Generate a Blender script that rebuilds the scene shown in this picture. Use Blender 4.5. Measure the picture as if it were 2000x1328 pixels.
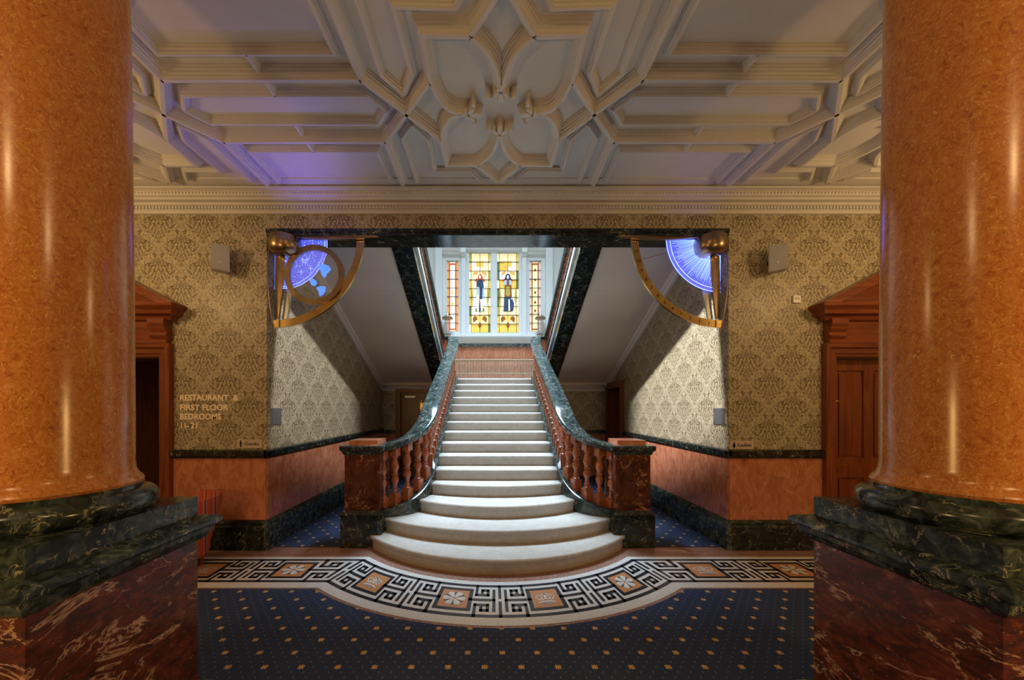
import bpy, math, random
from mathutils import Vector, Matrix
random.seed(7)
PI = math.pi
for o in list(bpy.data.objects):
    bpy.data.objects.remove(o, do_unlink=True)
scene = bpy.context.scene
COL = scene.collection

# ---------------------------------------------------------------- camera
F = 680.0                      # focal length in pixels of the 2000x1328 frame
VPX, VPY = 959.5, 797.0        # vanishing point of the depth lines
CX, CZ = -0.075, 1.65
cam = bpy.data.cameras.new('camera')
cam.sensor_width = 36.0
cam.lens = F / 2000.0 * 36.0
cam.shift_x = (1000.0 - VPX) / 2000.0
cam.shift_y = (VPY - 664.0) / 2000.0
cam.clip_start = 0.02
camo = bpy.data.objects.new('camera', cam)
COL.objects.link(camo)
camo.location = (CX, 0.0, CZ)
camo.rotation_euler = (PI / 2, 0, 0)
scene.camera = camo

# ---------------------------------------------------------------- world, exposure
w = bpy.data.worlds.new('world')
scene.world = w
w.use_nodes = True
w.node_tree.nodes['Background'].inputs[0].default_value = (0.75, 0.85, 1.0, 1)
w.node_tree.nodes['Background'].inputs[1].default_value = 0.10
scene.view_settings.view_transform = 'Standard'
scene.view_settings.look = 'None'
scene.view_settings.gamma = 1.0
scene.view_settings.use_curve_mapping = False
scene.view_settings.exposure = 0.80

def light(name, kind, loc, power, color, rot=(0, 0, 0), **kw):
    l = bpy.data.lights.new(name, kind)
    l.energy = power
    l.color = color
    for k, v in kw.items():
        setattr(l, k, v)
    o = bpy.data.objects.new(name, l)
    COL.objects.link(o)
    o.location = loc
    o.rotation_euler = rot
    return o
# daylight from the glazed roof over the staircase well
light('stairwell_rooflight_offscreen', 'AREA', (0, 6.3, 10.8), 430, (0.58, 0.79, 1.0), shape='RECTANGLE', size=3.8, size_y=3.4, spread=1.25)

# lamps of the upper gallery: the edge of the lit patch on each passage wall runs parallel to the
# upper flight, so the light crosses the well from the far side above
for nm, sx, pw in (('left', -1, 2300), ('right', 1, 900)):
    src, aim = Vector((sx * 2.2, 4.62, 6.15)), Vector((-sx * 2.71, 4.95, 1.8))
    light('gallery_lamp_%s_offscreen' % nm, 'SPOT', src, pw, (0.97, 0.98, 1.0), (aim - src).to_track_quat('-Z', 'Y').to_euler(), spot_size=0.62, spot_blend=0.6, shadow_soft_size=0.08)
# warm lamps of the hall: beside the two doors (shadows of loudspeakers and pediments), behind the camera
# (column shadows on cornice and ceiling) and low beside the columns (amber on the shafts)
for nm, sx in (('left', -1), ('right', 1)):
    light('door_lamp_%s_offscreen' % nm, 'POINT', (sx * 4.3, 2.5, 3.3), 30, (1.0, 0.63, 0.28), shadow_soft_size=0.15)
    light('hall_rear_lamp_%s_offscreen' % nm, 'POINT', (sx * 1.75, -1.9, 3.82), 30, (1.0, 0.63, 0.28), shadow_soft_size=0.15)
    light('column_lamp_%s_offscreen' % nm, 'POINT', (sx * 2.85, -0.45, 1.55), 51, (1.0, 0.58, 0.20), shadow_soft_size=0.15)

# ---------------------------------------------------------------- helpers
def px(x, y, d):
    """photo pixel at depth d -> world point"""
    return Vector((CX + (x - VPX) * d / F, d, CZ + (VPY - y) * d / F))

def origin(o):
    v = Vector((0, 0, 0))
    while o is not None:
        v = v + o.location
        o = o.parent
    return v

def tag(o, label, cat, group=None):
    o['label'] = label
    o['category'] = cat
    if group:
        o['group'] = group
    return o

def thing(name, loc, label=None, cat=None, group=None, kind=None, parent=None):
    o = bpy.data.objects.new(name, None)
    o.empty_display_size = 0.1
    COL.objects.link(o)
    o.location = loc
    if parent:
        o.parent = parent
    if label:
        tag(o, label, cat, group)
    if kind:
        o['kind'] = kind
    return o

class MB:
    def __init__(s):
        s.v = []
        s.f = []
    def add(s, vs, fs):
        b = len(s.v)
        s.v += [tuple(p) for p in vs]
        s.f += [tuple(i + b for i in f) for f in fs]
        return s
    def box(s, x0, x1, y0, y1, z0, z1):
        return s.add([(x0, y0, z0), (x1, y0, z0), (x1, y1, z0), (x0, y1, z0),
                      (x0, y0, z1), (x1, y0, z1), (x1, y1, z1), (x0, y1, z1)],
                     [(0, 3, 2, 1), (4, 5, 6, 7), (0, 1, 5, 4), (1, 2, 6, 5), (2, 3, 7, 6), (3, 0, 4, 7)])
    def prism(s, poly, t0, t1, f):
        """polygon (a,b) extruded from t0 to t1; f(a,b,t)->xyz"""
        n = len(poly)
        vs = [f(a, b, t0) for a, b in poly] + [f(a, b, t1) for a, b in poly]
        fs = [tuple(range(n - 1, -1, -1)), tuple(range(n, 2 * n))]
        fs += [(i, (i + 1) % n, n + (i + 1) % n, n + i) for i in range(n)]
        return s.add(vs, fs)
    def lathe(s, prof, seg, cx=0, cy=0, cz=0, cap=True):
        vs = []
        for r, z in prof:
            for k in range(seg):
                a = 2 * PI * k / seg
                vs.append((cx + r * math.cos(a), cy + r * math.sin(a), cz + z))
        fs = []
        for i in range(len(prof) - 1):
            for k in range(seg):
                k2 = (k + 1) % seg
                fs.append((i * seg + k, i * seg + k2, (i + 1) * seg + k2, (i + 1) * seg + k))
        if cap:
            fs.append(tuple(range(seg - 1, -1, -1)))
            n = (len(prof) - 1) * seg
            fs.append(tuple(n + k for k in range(seg)))
        return s.add(vs, fs)
    def sweep(s, path, prof, up=Vector((0, 0, 1)), closed_prof=True, level=True):
        """profile (side, height) swept along 3D path, mitred in plan"""
        n = len(path)
        P = [Vector(p) for p in path]
        rings = []
        for i in range(n):
            a = (P[i] - P[i - 1]) if i > 0 else (P[1] - P[0])
            b = (P[i + 1] - P[i]) if i < n - 1 else a
            a2 = Vector((a.x, a.y, 0)); b2 = Vector((b.x, b.y, 0))
            if a2.length < 1e-9: a2 = b2.copy()
            if b2.length < 1e-9: b2 = a2.copy()
            a2.normalize(); b2.normalize()
            na = Vector((a2.y, -a2.x, 0)); nb = Vector((b2.y, -b2.x, 0))
            m = na + nb
            if m.length < 1e-6: m = na.copy()
            m.normalize()
            k = 1.0 / max(0.35, m.dot(na))
            rings.append([P[i] + m * (u * k) + Vector((0, 0, h)) for u, h in prof])
        q = len(prof)
        vs = [p for r in rings for p in r]
        fs = []
        for i in range(n - 1):
            for j in range(q if closed_prof else q - 1):
                j2 = (j + 1) % q
                fs.append((i * q + j, i * q + j2, (i + 1) * q + j2, (i + 1) * q + j))
        if closed_prof:
            fs.append(tuple(range(q - 1, -1, -1)))
            fs.append(tuple((n - 1) * q + j for j in range(q)))
        return s.add(vs, fs)
    def tube(s, path, r, seg=8):
        P = [Vector(p) for p in path]
        n = len(P)
        vs = []
        for i in range(n):
            t = (P[min(i + 1, n - 1)] - P[max(i - 1, 0)]).normalized()
            ref = Vector((0, 0, 1)) if abs(t.z) < 0.9 else Vector((1, 0, 0))
            u = t.cross(ref).normalized(); v = t.cross(u)
            rr = r[i] if isinstance(r, (list, tuple)) else r
            for k in range(seg):
                a = 2 * PI * k / seg
                vs.append(P[i] + u * (rr * math.cos(a)) + v * (rr * math.sin(a)))
        fs = [(i * seg + k, i * seg + (k + 1) % seg, (i + 1) * seg + (k + 1) % seg, (i + 1) * seg + k)
              for i in range(n - 1) for k in range(seg)]
        fs += [tuple(range(seg - 1, -1, -1)), tuple((n - 1) * seg + k for k in range(seg))]
        return s.add(vs, fs)
    def mesh(s, name, mat, off=Vector((0, 0, 0)), smooth=None):
        me = bpy.data.meshes.new(name)
        me.from_pydata([(x - off[0], y - off[1], z - off[2]) for x, y, z in s.v], [], s.f)
        me.materials.append(mat)
        me.validate()
        import bmesh
        bm = bmesh.new(); bm.from_mesh(me)
        bmesh.ops.recalc_face_normals(bm, faces=bm.faces)
        bm.to_mesh(me); bm.free()
        if smooth is not None:
            me.polygons.foreach_set('use_smooth', [True] * len(me.polygons))
            me.set_sharp_from_angle(angle=math.radians(smooth))
        me.update()
        return me
    def build(s, name, mat, parent=None, smooth=None, kind=None):
        off = origin(parent) if parent else Vector((0, 0, 0))
        o = bpy.data.objects.new(name, s.mesh(name, mat, off, smooth))
        COL.objects.link(o)
        if parent:
            o.parent = parent
        if kind:
            o['kind'] = kind
        return o

def inst(name, me, parent, wloc, rotz=0.0, scale=None):
    o = bpy.data.objects.new(name, me)
    COL.objects.link(o)
    o.parent = parent
    o.location = Vector(wloc) - (origin(parent) if parent else Vector((0, 0, 0)))
    o.rotation_euler = (0, 0, rotz)
    if scale:
        o.scale = scale
    return o

XZ = lambda a, b, t: (a, t, b)      # polygon in x,z extruded along y
YZ = lambda a, b, t: (t, a, b)      # polygon in y,z extruded along x
XY = lambda a, b, t: (a, b, t)

# ---------------------------------------------------------------- materials
class NT:
    """tiny expression helper over a node tree"""
    def __init__(s, m):
        s.m = m; s.t = m.node_tree; s.n = s.t.nodes; s.l = s.t.links
    def node(s, typ, **kw):
        n = s.n.new(typ)
        for k, v in kw.items():
            setattr(n, k, v)
        return n
    def setin(s, n, i, v):
        if v is None: return
        if hasattr(v, 'is_output'):
            s.l.new(v, n.inputs[i])
        else:
            n.inputs[i].default_value = v
    def M(s, op, a, b=None, c=None):
        n = s.node('ShaderNodeMath', operation=op)
        s.setin(n, 0, a); s.setin(n, 1, b); s.setin(n, 2, c)
        return n.outputs[0]
    def sep(s, v):
        n = s.node('ShaderNodeSeparateXYZ'); s.l.new(v, n.inputs[0]); return n.outputs
    def comb(s, x, y, z):
        n = s.node('ShaderNodeCombineXYZ')
        s.setin(n, 0, x); s.setin(n, 1, y); s.setin(n, 2, z); return n.outputs[0]
    def noise(s, vec, scale, detail=4, rough=0.55, dist=0.0):
        n = s.node('ShaderNodeTexNoise')
        s.l.new(vec, n.inputs['Vector'])
        n.inputs['Scale'].default_value = scale
        n.inputs['Detail'].default_value = detail
        n.inputs['Roughness'].default_value = rough
        n.inputs['Distortion'].default_value = dist
        return n.outputs['Fac']
    def ramp(s, fac, stops):
        n = s.node('ShaderNodeValToRGB')
        s.l.new(fac, n.inputs[0])
        e = n.color_ramp.elements
        while len(e) < len(stops): e.new(0.5)
        for k, (p, c) in enumerate(stops):
            e[k].position = p; e[k].color = (c[0], c[1], c[2], 1)
        return n.outputs[0]
    def mix(s, fac, a, b):
        n = s.node('ShaderNodeMix', data_type='RGBA')
        s.setin(n, 0, fac)
        for i, v in ((6, a), (7, b)):
            if hasattr(v, 'is_output'): s.l.new(v, n.inputs[i])
            else: n.inputs[i].default_value = (v[0], v[1], v[2], 1)
        return n.outputs[2]
    def smooth(s, v, a, b):
        n = s.node('ShaderNodeMapRange', interpolation_type='SMOOTHSTEP')
        s.setin(n, 0, v); n.inputs[1].default_value = a; n.inputs[2].default_value = b
        return n.outputs[0]
    def coords(s, rnd=False, scale=(1, 1, 1), rot=(0, 0, 0)):
        tc = s.node('ShaderNodeTexCoord')
        v = tc.outputs['Object']
        if rnd:
            oi = s.node('ShaderNodeObjectInfo')
            k = s.M('MULTIPLY', oi.outputs['Random'], 37.0)
            a = s.node('ShaderNodeVectorMath', operation='ADD')
            s.l.new(v, a.inputs[0]); s.l.new(k, a.inputs[1]); v = a.outputs[0]
        mp = s.node('ShaderNodeMapping')
        s.l.new(v, mp.inputs[0])
        mp.inputs['Rotation'].default_value = rot
        mp.inputs['Scale'].default_value = scale
        return mp.outputs[0]
    def bump(s, h, strength=0.2, dist=0.01):
        n = s.node('ShaderNodeBump')
        n.inputs['Strength'].default_value = strength
        n.inputs['Distance'].default_value = dist
        s.l.new(h, n.inputs['Height'])
        s.l.new(n.outputs[0], s.bsdf.inputs['Normal'])

def new_mat(name, rough=0.5, metal=0.0, color=None, coat=0.0):
    m = bpy.data.materials.new(name)
    m.use_nodes = True
    k = NT(m)
    b = k.n['Principled BSDF']
    k.bsdf = b
    b.inputs['Roughness'].default_value = rough
    b.inputs['Metallic'].default_value = metal
    b.inputs['Coat Weight'].default_value = coat
    b.inputs['Coat Roughness'].default_value = 0.06
    if color:
        b.inputs['Base Color'].default_value = (*color, 1)
    return m, k

def plain(name, color, rough=0.5, metal=0.0, var=0.08, scale=6, bump=0.0):
    m, k = new_mat(name, rough, metal)
    n = k.noise(k.coords(), scale, 5)
    lo = tuple(c * (1 - var) for c in color); hi = tuple(min(1, c * (1 + var)) for c in color)
    k.l.new(k.ramp(n, [(0.3, lo), (0.7, hi)]), k.bsdf.inputs['Base Color'])
    if bump:
        k.bump(k.noise(k.coords(), scale * 8, 4), bump, 0.004)
    return m

def emit(name, color, strength, mixin=None):
    m, k = new_mat(name, 0.3, color=color)
    k.bsdf.inputs['Emission Color'].default_value = (*color, 1)
    k.bsdf.inputs['Emission Strength'].default_value = strength
    return m

def marble(name, stops, vein, s1=3.0, s2=2.0, width=0.03, patch=(0.45, 0.6), rough=0.14,
           scale=(1, 1, 1), rot=(0, 0, 0), speck=None, dist=1.2, s3=24, specw=(0.6, 0.72)):
    m, k = new_mat(name, rough)
    v = k.coords(True, scale, rot)
    base = k.ramp(k.noise(v, s1, 8, 0.65, dist), stops)
    n2 = k.noise(v, s2, 7, 0.62, 0.9)
    line = k.smooth(k.M('ABSOLUTE', k.M('SUBTRACT', n2, 0.5)), width, 0.0)
    pm = k.smooth(k.noise(v, s2 * 1.7, 3), patch[0], patch[1])
    c = k.mix(k.M('MULTIPLY', line, pm), base, vein)
    if speck:
        sp = k.smooth(k.noise(v, s3, 4, 0.6, 1.5), specw[0], specw[1])
        c = k.mix(k.M('MULTIPLY', sp, 0.75), c, speck)
    k.l.new(c, k.bsdf.inputs['Base Color'])
    return m

def wood(name, c0, c1, axis=2, rough=0.28):
    m, k = new_mat(name, rough)
    sc = [9, 9, 9]; sc[axis] = 0.7
    n = k.noise(k.coords(True, tuple(sc)), 2.2, 6, 0.6, 1.0)
    k.l.new(k.ramp(n, [(0.28, c0), (0.72, c1)]), k.bsdf.inputs['Base Color'])
    return m

def wallpaper(name, axis):
    m, k = new_mat(name, 0.42)
    tc = k.node('ShaderNodeTexCoord')
    x, y, z = k.sep(tc.outputs['Object'])
    U = x if axis == 0 else y
    P, Q = 0.53, 0.54
    c = k.M('ROUND', k.M('DIVIDE', U, P / 2))
    par = k.M('FLOORED_MODULO', c, 2.0)
    xl = k.M('ABSOLUTE', k.M('SUBTRACT', U, k.M('MULTIPLY', c, P / 2)))
    yl = k.M('ADD', z, k.M('MULTIPLY', par, Q / 2))
    ang = k.M('MULTIPLY', yl, 2 * PI / Q)
    R = Q / (2 * PI)
    vec = k.comb(xl, k.M('MULTIPLY', k.M('COSINE', ang), R), k.M('MULTIPLY', k.M('SINE', ang), R))
    n1 = k.noise(vec, 17, 1.0, 0.4, 1.1)
    n2 = k.noise(vec, 31, 0.5, 0.4, 0.7)
    l1 = k.smooth(k.M('ABSOLUTE', k.M('SUBTRACT', n1, 0.5)), 0.055, 0.02)
    l2 = k.smooth(k.M('ABSOLUTE', k.M('SUBTRACT', n2, 0.47)), 0.05, 0.02)
    # leaf sprays fanning out from the axis of each motif
    yc = k.M('SUBTRACT', k.M('FLOORED_MODULO', yl, Q), Q / 2)
    fan = k.M('SINE', k.M('ADD', k.M('MULTIPLY', k.M('POWER', xl, 0.6), 75.0), k.M('MULTIPLY', yc, 62.0)))
    inside = k.smooth(k.M('ADD', xl, k.M('MULTIPLY', k.M('ABSOLUTE', yc), 0.75)), 0.19, 0.12)
    l3 = k.M('MULTIPLY', k.smooth(fan, 0.55, 0.85), inside)
    line = k.M('MAXIMUM', k.M('MAXIMUM', l1, k.M('MULTIPLY', l2, 0.55)), l3)
    col = k.mix(k.M('MULTIPLY', line, 0.9), (0.445, 0.390, 0.268), (0.115, 0.083, 0.045))
    k.l.new(col, k.bsdf.inputs['Base Color'])
    k.bsdf.inputs['Specular IOR Level'].default_value = 0.4
    return m

def carpet_mat(name):
    m, k = new_mat(name, 0.95)
    k.bsdf.inputs['Specular IOR Level'].default_value = 0.1
    tc = k.node('ShaderNodeTexCoord')
    x, y, z = k.sep(tc.outputs['Object'])
    def fold(v, p, o):
        return k.M('SUBTRACT', k.M('FLOORED_MODULO', k.M('ADD', v, o + p / 2), p), p / 2)
    def motif(ox, oy):
        dx = k.M('ABSOLUTE', fold(x, 0.233, ox)); dyv = fold(y, 0.26, oy)
        dy = k.M('ABSOLUTE', dyv)
        cross = k.M('MINIMUM', k.M('ADD', k.M('MULTIPLY', dx, 2.6), dy), k.M('ADD', dx, k.M('MULTIPLY', dy, 2.6)))
        lob = k.M('ADD', k.M('ABSOLUTE', k.M('SUBTRACT', dx, 0.013)), k.M('ABSOLUTE', k.M('SUBTRACT', dy, 0.011)))
        return k.M('MAXIMUM', k.smooth(cross, 0.027, 0.022), k.smooth(lob, 0.0085, 0.006))
    g = k.M('MAXIMUM', motif(0.0, 0.0), motif(0.1165, 0.13))
    def dots(ox, oy):
        dx = k.M('ABSOLUTE', fold(x, 0.0777, ox)); dy = k.M('ABSOLUTE', fold(y, 0.0867, oy))
        return k.smooth(k.M('ADD', dx, dy), 0.0068, 0.004)
    d = k.M('MAXIMUM', dots(0, 0), dots(0.0388, 0.0433))
    n = k.noise(k.coords(), 260, 2)
    base = k.ramp(n, [(0.3, (0.024, 0.037, 0.082)), (0.7, (0.052, 0.075, 0.145))])
    c = k.mix(k.M('MULTIPLY', d, 0.8), base, (0.26, 0.29, 0.33))
    gold = k.ramp(k.noise(k.coords(), 190, 2), [(0.42, (0.42, 0.19, 0.05)), (0.55, (0.72, 0.52, 0.24))])
    c = k.mix(g, c, gold)
    k.l.new(c, k.bsdf.inputs['Base Color'])
    k.bump(n, 0.5, 0.004)
    return m

MT = {}
MT['plaster'] = plain('plaster_white', (0.60, 0.58, 0.55), 0.55, var=0.04, scale=3)
MT['soffit'] = plain('plaster_soffit', (0.62, 0.575, 0.52), 0.5, var=0.05, scale=1.5)
MT['white'] = plain('white_paint', (0.70, 0.70, 0.69), 0.4, var=0.03)
MT['paper_x'] = wallpaper('damask_wallpaper_x', 0)
MT['paper_y'] = wallpaper('damask_wallpaper_y', 1)
MT['carpet'] = carpet_mat('navy_carpet')
MT['orange_marble'] = marble('orange_marble', [(0.26, (0.27, 0.065, 0.012)), (0.42, (0.50, 0.165, 0.035)), (0.58, (0.60, 0.245, 0.060)), (0.78, (0.70, 0.38, 0.13))],
                             (0.20, 0.06, 0.02), s1=26, s2=14, width=0.012, patch=(0.54, 0.66), rough=0.20,
                             speck=(0.78, 0.46, 0.17), s3=95, specw=(0.56, 0.66), scale=(1, 1, 0.75), dist=2.6)
MT['green_marble'] = marble('green_marble', [(0.34, (0.006, 0.010, 0.010)), (0.48, (0.024, 0.038, 0.036)), (0.60, (0.075, 0.105, 0.095)), (0.74, (0.22, 0.26, 0.22))],
                            (0.46, 0.44, 0.30), s1=12, s2=9, width=0.014, patch=(0.44, 0.60), rough=0.18, dist=1.2)
MT['black_marble'] = marble('black_green_marble', [(0.34, (0.004, 0.006, 0.006)), (0.52, (0.014, 0.020, 0.019)), (0.66, (0.040, 0.054, 0.048)), (0.82, (0.12, 0.14, 0.11))],
                            (0.40, 0.40, 0.30), s1=8, s2=6, width=0.011, patch=(0.46, 0.60), rough=0.16, dist=1.6)
MT['red_marble'] = marble('dark_red_marble', [(0.30, (0.030, 0.020, 0.019)), (0.46, (0.085, 0.026, 0.021)), (0.58, (0.16, 0.038, 0.024)), (0.76, (0.28, 0.10, 0.06))],
                          (0.56, 0.36, 0.25), s1=13, s2=2.2, width=0.015, patch=(0.42, 0.50), rough=0.2, scale=(0.9, 0.9, 1.8), rot=(0.0, 0.35, 0.0),
                          speck=(0.42, 0.24, 0.15), s3=34, specw=(0.63, 0.70), dist=0.8)
MT['newel_marble'] = marble('newel_marble', [(0.28, (0.03, 0.010, 0.008)), (0.5, (0.10, 0.030, 0.018)), (0.7, (0.17, 0.065, 0.035))],
                            (0.50, 0.26, 0.10), s1=5, s2=2.6, width=0.013, patch=(0.45, 0.55), rough=0.14, rot=(0, 0.7, 0))
MT['pink_marble'] = marble('salmon_marble', [(0.25, (0.28, 0.090, 0.045)), (0.5, (0.46, 0.170, 0.092)), (0.75, (0.62, 0.29, 0.18))],
                           (0.66, 0.40, 0.28), s1=6, s2=6, width=0.012, patch=(0.5, 0.6), rough=0.16, scale=(1.6, 1.6, 0.8), rot=(0.5, 0.5, 0))
MT['landing_marble'] = MT['pink_marble']
MT['baluster'] = marble('baluster_marble', [(0.25, (0.22, 0.060, 0.028)), (0.55, (0.38, 0.125, 0.062)), (0.8, (0.50, 0.20, 0.11))],
                        (0.6, 0.3, 0.18), s1=12, s2=9, width=0.01, rough=0.12)
MT['rail'] = marble('rail_marble', [(0.30, (0.007, 0.011, 0.010)), (0.5, (0.024, 0.034, 0.031)), (0.68, (0.070, 0.088, 0.078)), (0.85, (0.20, 0.23, 0.19))],
                    (0.36, 0.38, 0.32), s1=14, s2=7, width=0.015, rough=0.16)
MT['stone'] = marble('stair_stone', [(0.2, (0.38, 0.335, 0.28)), (0.5, (0.48, 0.43, 0.37)), (0.8, (0.56, 0.51, 0.45))],
                     (0.40, 0.34, 0.28), s1=9, s2=5, width=0.01, rough=0.34)
MT['mahogany'] = wood('mahogany', (0.10, 0.022, 0.008), (0.26, 0.070, 0.022))
MT['mahogany_h'] = wood('mahogany_horizontal', (0.10, 0.022, 0.008), (0.26, 0.070, 0.022), axis=0)
MT['brown_wood'] = wood('brown_wood', (0.10, 0.036, 0.014), (0.21, 0.085, 0.035))
MT['brass'] = plain('brass', (0.55, 0.37, 0.15), 0.26, 1.0, 0.2, 9)
MT['pale_brass'] = plain('pale_brass', (0.62, 0.50, 0.36), 0.45, 0.4, 0.1, 9)
MT['bronze'] = plain('antique_bronze', (0.36, 0.26, 0.16), 0.3, 1.0, 0.25, 8)
MT['steel'] = plain('brushed_steel', (0.46, 0.48, 0.50), 0.4, 0.9, 0.08, 30)
MT['black'] = plain('black_print', (0.01, 0.01, 0.012), 0.5)
MT['grey_plastic'] = plain('grey_plastic', (0.42, 0.41, 0.40), 0.5)
MT['white_plastic'] = plain('white_plastic', (0.72, 0.70, 0.68), 0.4)
MT['lettering'] = plain('cream_lettering', (0.92, 0.80, 0.62), 0.35, var=0.02)
MT['plaque'] = plain('plaque_plate', (0.55, 0.47, 0.40), 0.35, 0.2)
MT['tess_white'] = marble('white_tesserae', [(0.2, (0.55, 0.54, 0.51)), (0.8, (0.74, 0.73, 0.70))], (0.42, 0.40, 0.37), s1=60, s2=45, width=0.05, rough=0.35)
MT['tess_black'] = plain('black_tesserae', (0.020, 0.022, 0.028), 0.35, var=0.4, scale=60)
MT['tess_orange'] = marble('orange_tesserae', [(0.2, (0.42, 0.17, 0.06)), (0.8, (0.64, 0.33, 0.15))], (0.35, 0.13, 0.06), s1=60, s2=50, width=0.05, rough=0.35)
MT['tess_green'] = plain('green_tesserae', (0.07, 0.11, 0.07), 0.35, var=0.4, scale=60)
MT['tess_blue'] = plain('blue_tesserae', (0.28, 0.31, 0.36), 0.35, var=0.3, scale=60)
MT['terrazzo'] = marble('brown_mosaic', [(0.3, (0.13, 0.055, 0.035)), (0.5, (0.26, 0.12, 0.075)), (0.68, (0.42, 0.27, 0.20))],
                        (0.5, 0.42, 0.38), s1=75, s2=50, width=0.03, rough=0.4, dist=0.2)

def stripes_mat():
    m, k = new_mat('striped_upholstery', 0.85)
    x, y, z = k.sep(k.coords())
    t = k.M('FLOORED_MODULO', k.M('ADD', k.M('ADD', x, k.M('MULTIPLY', y, 0.8)), 10.0), 0.10)
    n = k.node('ShaderNodeValToRGB'); n.color_ramp.interpolation = 'CONSTANT'
    k.l.new(k.M('DIVIDE', t, 0.10), n.inputs[0])
    st = [(0, (0.42, 0.06, 0.03)), (0.3, (0.60, 0.24, 0.10)), (0.4, (0.30, 0.03, 0.02)), (0.62, (0.25, 0.22, 0.20)), (0.72, (0.46, 0.07, 0.035))]
    e = n.color_ramp.elements
    while len(e) < len(st): e.new(0.5)
    for i, (p, c) in enumerate(st):
        e[i].position = p; e[i].color = (*c, 1)
    k.l.new(n.outputs[0], k.bsdf.inputs['Base Color'])
    return m
MT['stripes'] = stripes_mat()

def glass_mat(name, col, em, es, alpha):
    m, k = new_mat(name, 0.05, color=col)
    k.bsdf.inputs['Emission Color'].default_value = (*em, 1)
    k.bsdf.inputs['Emission Strength'].default_value = es
    k.bsdf.inputs['Alpha'].default_value = alpha
    return m
MT['dial_glass'] = glass_mat('blue_lit_glass', (0.25, 0.3, 0.9), (0.10, 0.14, 1.0), 0.55, 0.45)
MT['clear_glass'] = glass_mat('clear_glass', (0.6, 0.65, 0.7), (0.0, 0.0, 0.0), 0.0, 0.15)
MT['led'] = emit('blue_etched_light', (0.16, 0.26, 1.0), 2.6)
MT['led_pale'] = emit('pale_etched_light', (0.40, 0.55, 1.0), 1.0)
MT['led_map'] = emit('blue_map_light', (0.07, 0.20, 1.0), 0.85)

# ================================================================ STRUCTURE
YW = 4.08            # front face of the wall with the opening
XO = 2.71            # half width of the opening and of the stair hall
YT = 4.35            # back face of that wall
YB = 8.45            # wall under the landing
YWIN = 9.90          # window wall
ZC = 4.15            # hall ceiling
ZL = 15 * 0.1564     # landing height
RISE, GO = 0.1564, 0.325
DX0, DX1, DTOP = 3.94, 4.94, 2.25      # side doors in the front wall

def struct(o):
    o['kind'] = 'structure'
    return o

# ---- walls
for s, nm in ((-1, 'left'), (1, 'right')):
    b = MB()
    def bx(a0, a1, z0, z1):
        b.box(min(s * a0, s * a1), max(s * a0, s * a1), YW, YT, z0, z1)
    bx(XO, DX0, 0, ZC); bx(DX0, DX1, DTOP, ZC); bx(DX1, 6.0, 0, ZC)
    wl = struct(b.build('wall_front_' + nm, MT['paper_x']))
    # marble dado of the front wall
    sk = MB().box(min(s * XO, s * (DX0 - 0.14)), max(s * XO, s * (DX0 - 0.14)), YW - 0.012, YW, 0.34, 1.07)
    sk.build('marble_panel', MT['pink_marble'], wl)
    bb = MB()
    x0, x1 = sorted((s * (XO - 0.0), s * (DX0 - 0.14)))
    bb.prism([(YW, 0), (YW - 0.05, 0), (YW - 0.05, 0.27), (YW - 0.038, 0.285), (YW - 0.042, 0.315), (YW - 0.02, 0.345), (YW, 0.345)], x0, x1, YZ)
    struct(bb.build('baseboard_front_' + nm, MT['black_marble']))
    tr = MB().prism([(YW, 1.065), (YW - 0.03, 1.065), (YW - 0.05, 1.09), (YW - 0.05, 1.15), (YW - 0.03, 1.165), (YW, 1.165)], x0 - 0.03, x1 + 0.03, YZ)
    struct(tr.build('trim_%d' % (1 if s < 0 else 2), MT['black_marble']))
    # passage side wall
    b = MB()
    a0, a1 = sorted((s * XO, s * (XO + 0.25)))
    if s < 0:
        b.box(a0, a1, YT, YWIN, 0, 11.0)
    else:
        b.box(a0, a1, YT, 7.38, 0, 11.0); b.box(a0, a1, 7.38, 8.22, 2.12, 11.0); b.box(a0, a1, 8.22, YWIN, 0, 11.0)
    ws = struct(b.build('wall_passage_' + nm, MT['paper_y']))
    # the reveal of the opening is papered with the passage wall
    rv = MB().box(*sorted((s * XO, s * (XO - 0.006))), YW, YT, 1.16, 3.68)
    rv.build('papered_reveal', MT['paper_y'], ws)
    yend = YB if s < 0 else 7.28
    ys = [YW, 5.35, 6.55, yend]
    for i in range(3):
        g = MB().box(*sorted((s * XO, s * (XO - 0.016))), ys[i] + 0.0015, ys[i + 1] - 0.0015, 0.34, 1.07)
        g.build('marble_panel', MT['pink_marble'], ws)
    q = lambda a, b_, t: (s * (XO - a), t, b_)
    bb = MB().prism([(0, 0), (0.055, 0), (0.055, 0.27), (0.042, 0.285), (0.046, 0.315), (0.022, 0.345), (0, 0.345)], YW - 0.05, yend, q)
    struct(bb.build('baseboard_passage_' + nm, MT['green_marble']))
    tr = MB().prism([(0, 1.065), (0.03, 1.065), (0.05, 1.09), (0.05, 1.15), (0.03, 1.165), (0, 1.165)], YW - 0.05, yend, q)
    struct(tr.build('trim_%d' % (3 if s < 0 else 4), MT['black_marble']))
    # outer side wall of the hall and its return behind the camera
    b = MB().box(*sorted((s * 6.0, s * 6.2)), -5.0, YT, 0, ZC)
    wo = struct(b.build('wall_side_' + nm, MT['paper_y']))
    for (h0, h1, d, nm2, m2) in ((0, 0.345, 0.05, 'skirting', 'black_marble'), (0.34, 1.07, 0.014, 'marble_panel', 'pink_marble'), (1.065, 1.165, 0.05, 'dado_rail', 'black_marble')):
        MB().box(*sorted((s * 6.0, s * (6.0 - d))), -5.0, YW - d, h0, h1).build(nm2, MT[m2], wo)
        MB().box(*sorted((s * (DX1 + 0.14), s * 6.0)), YW - d, YW, h0, h1).build(nm2, MT[m2], wl)

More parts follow.
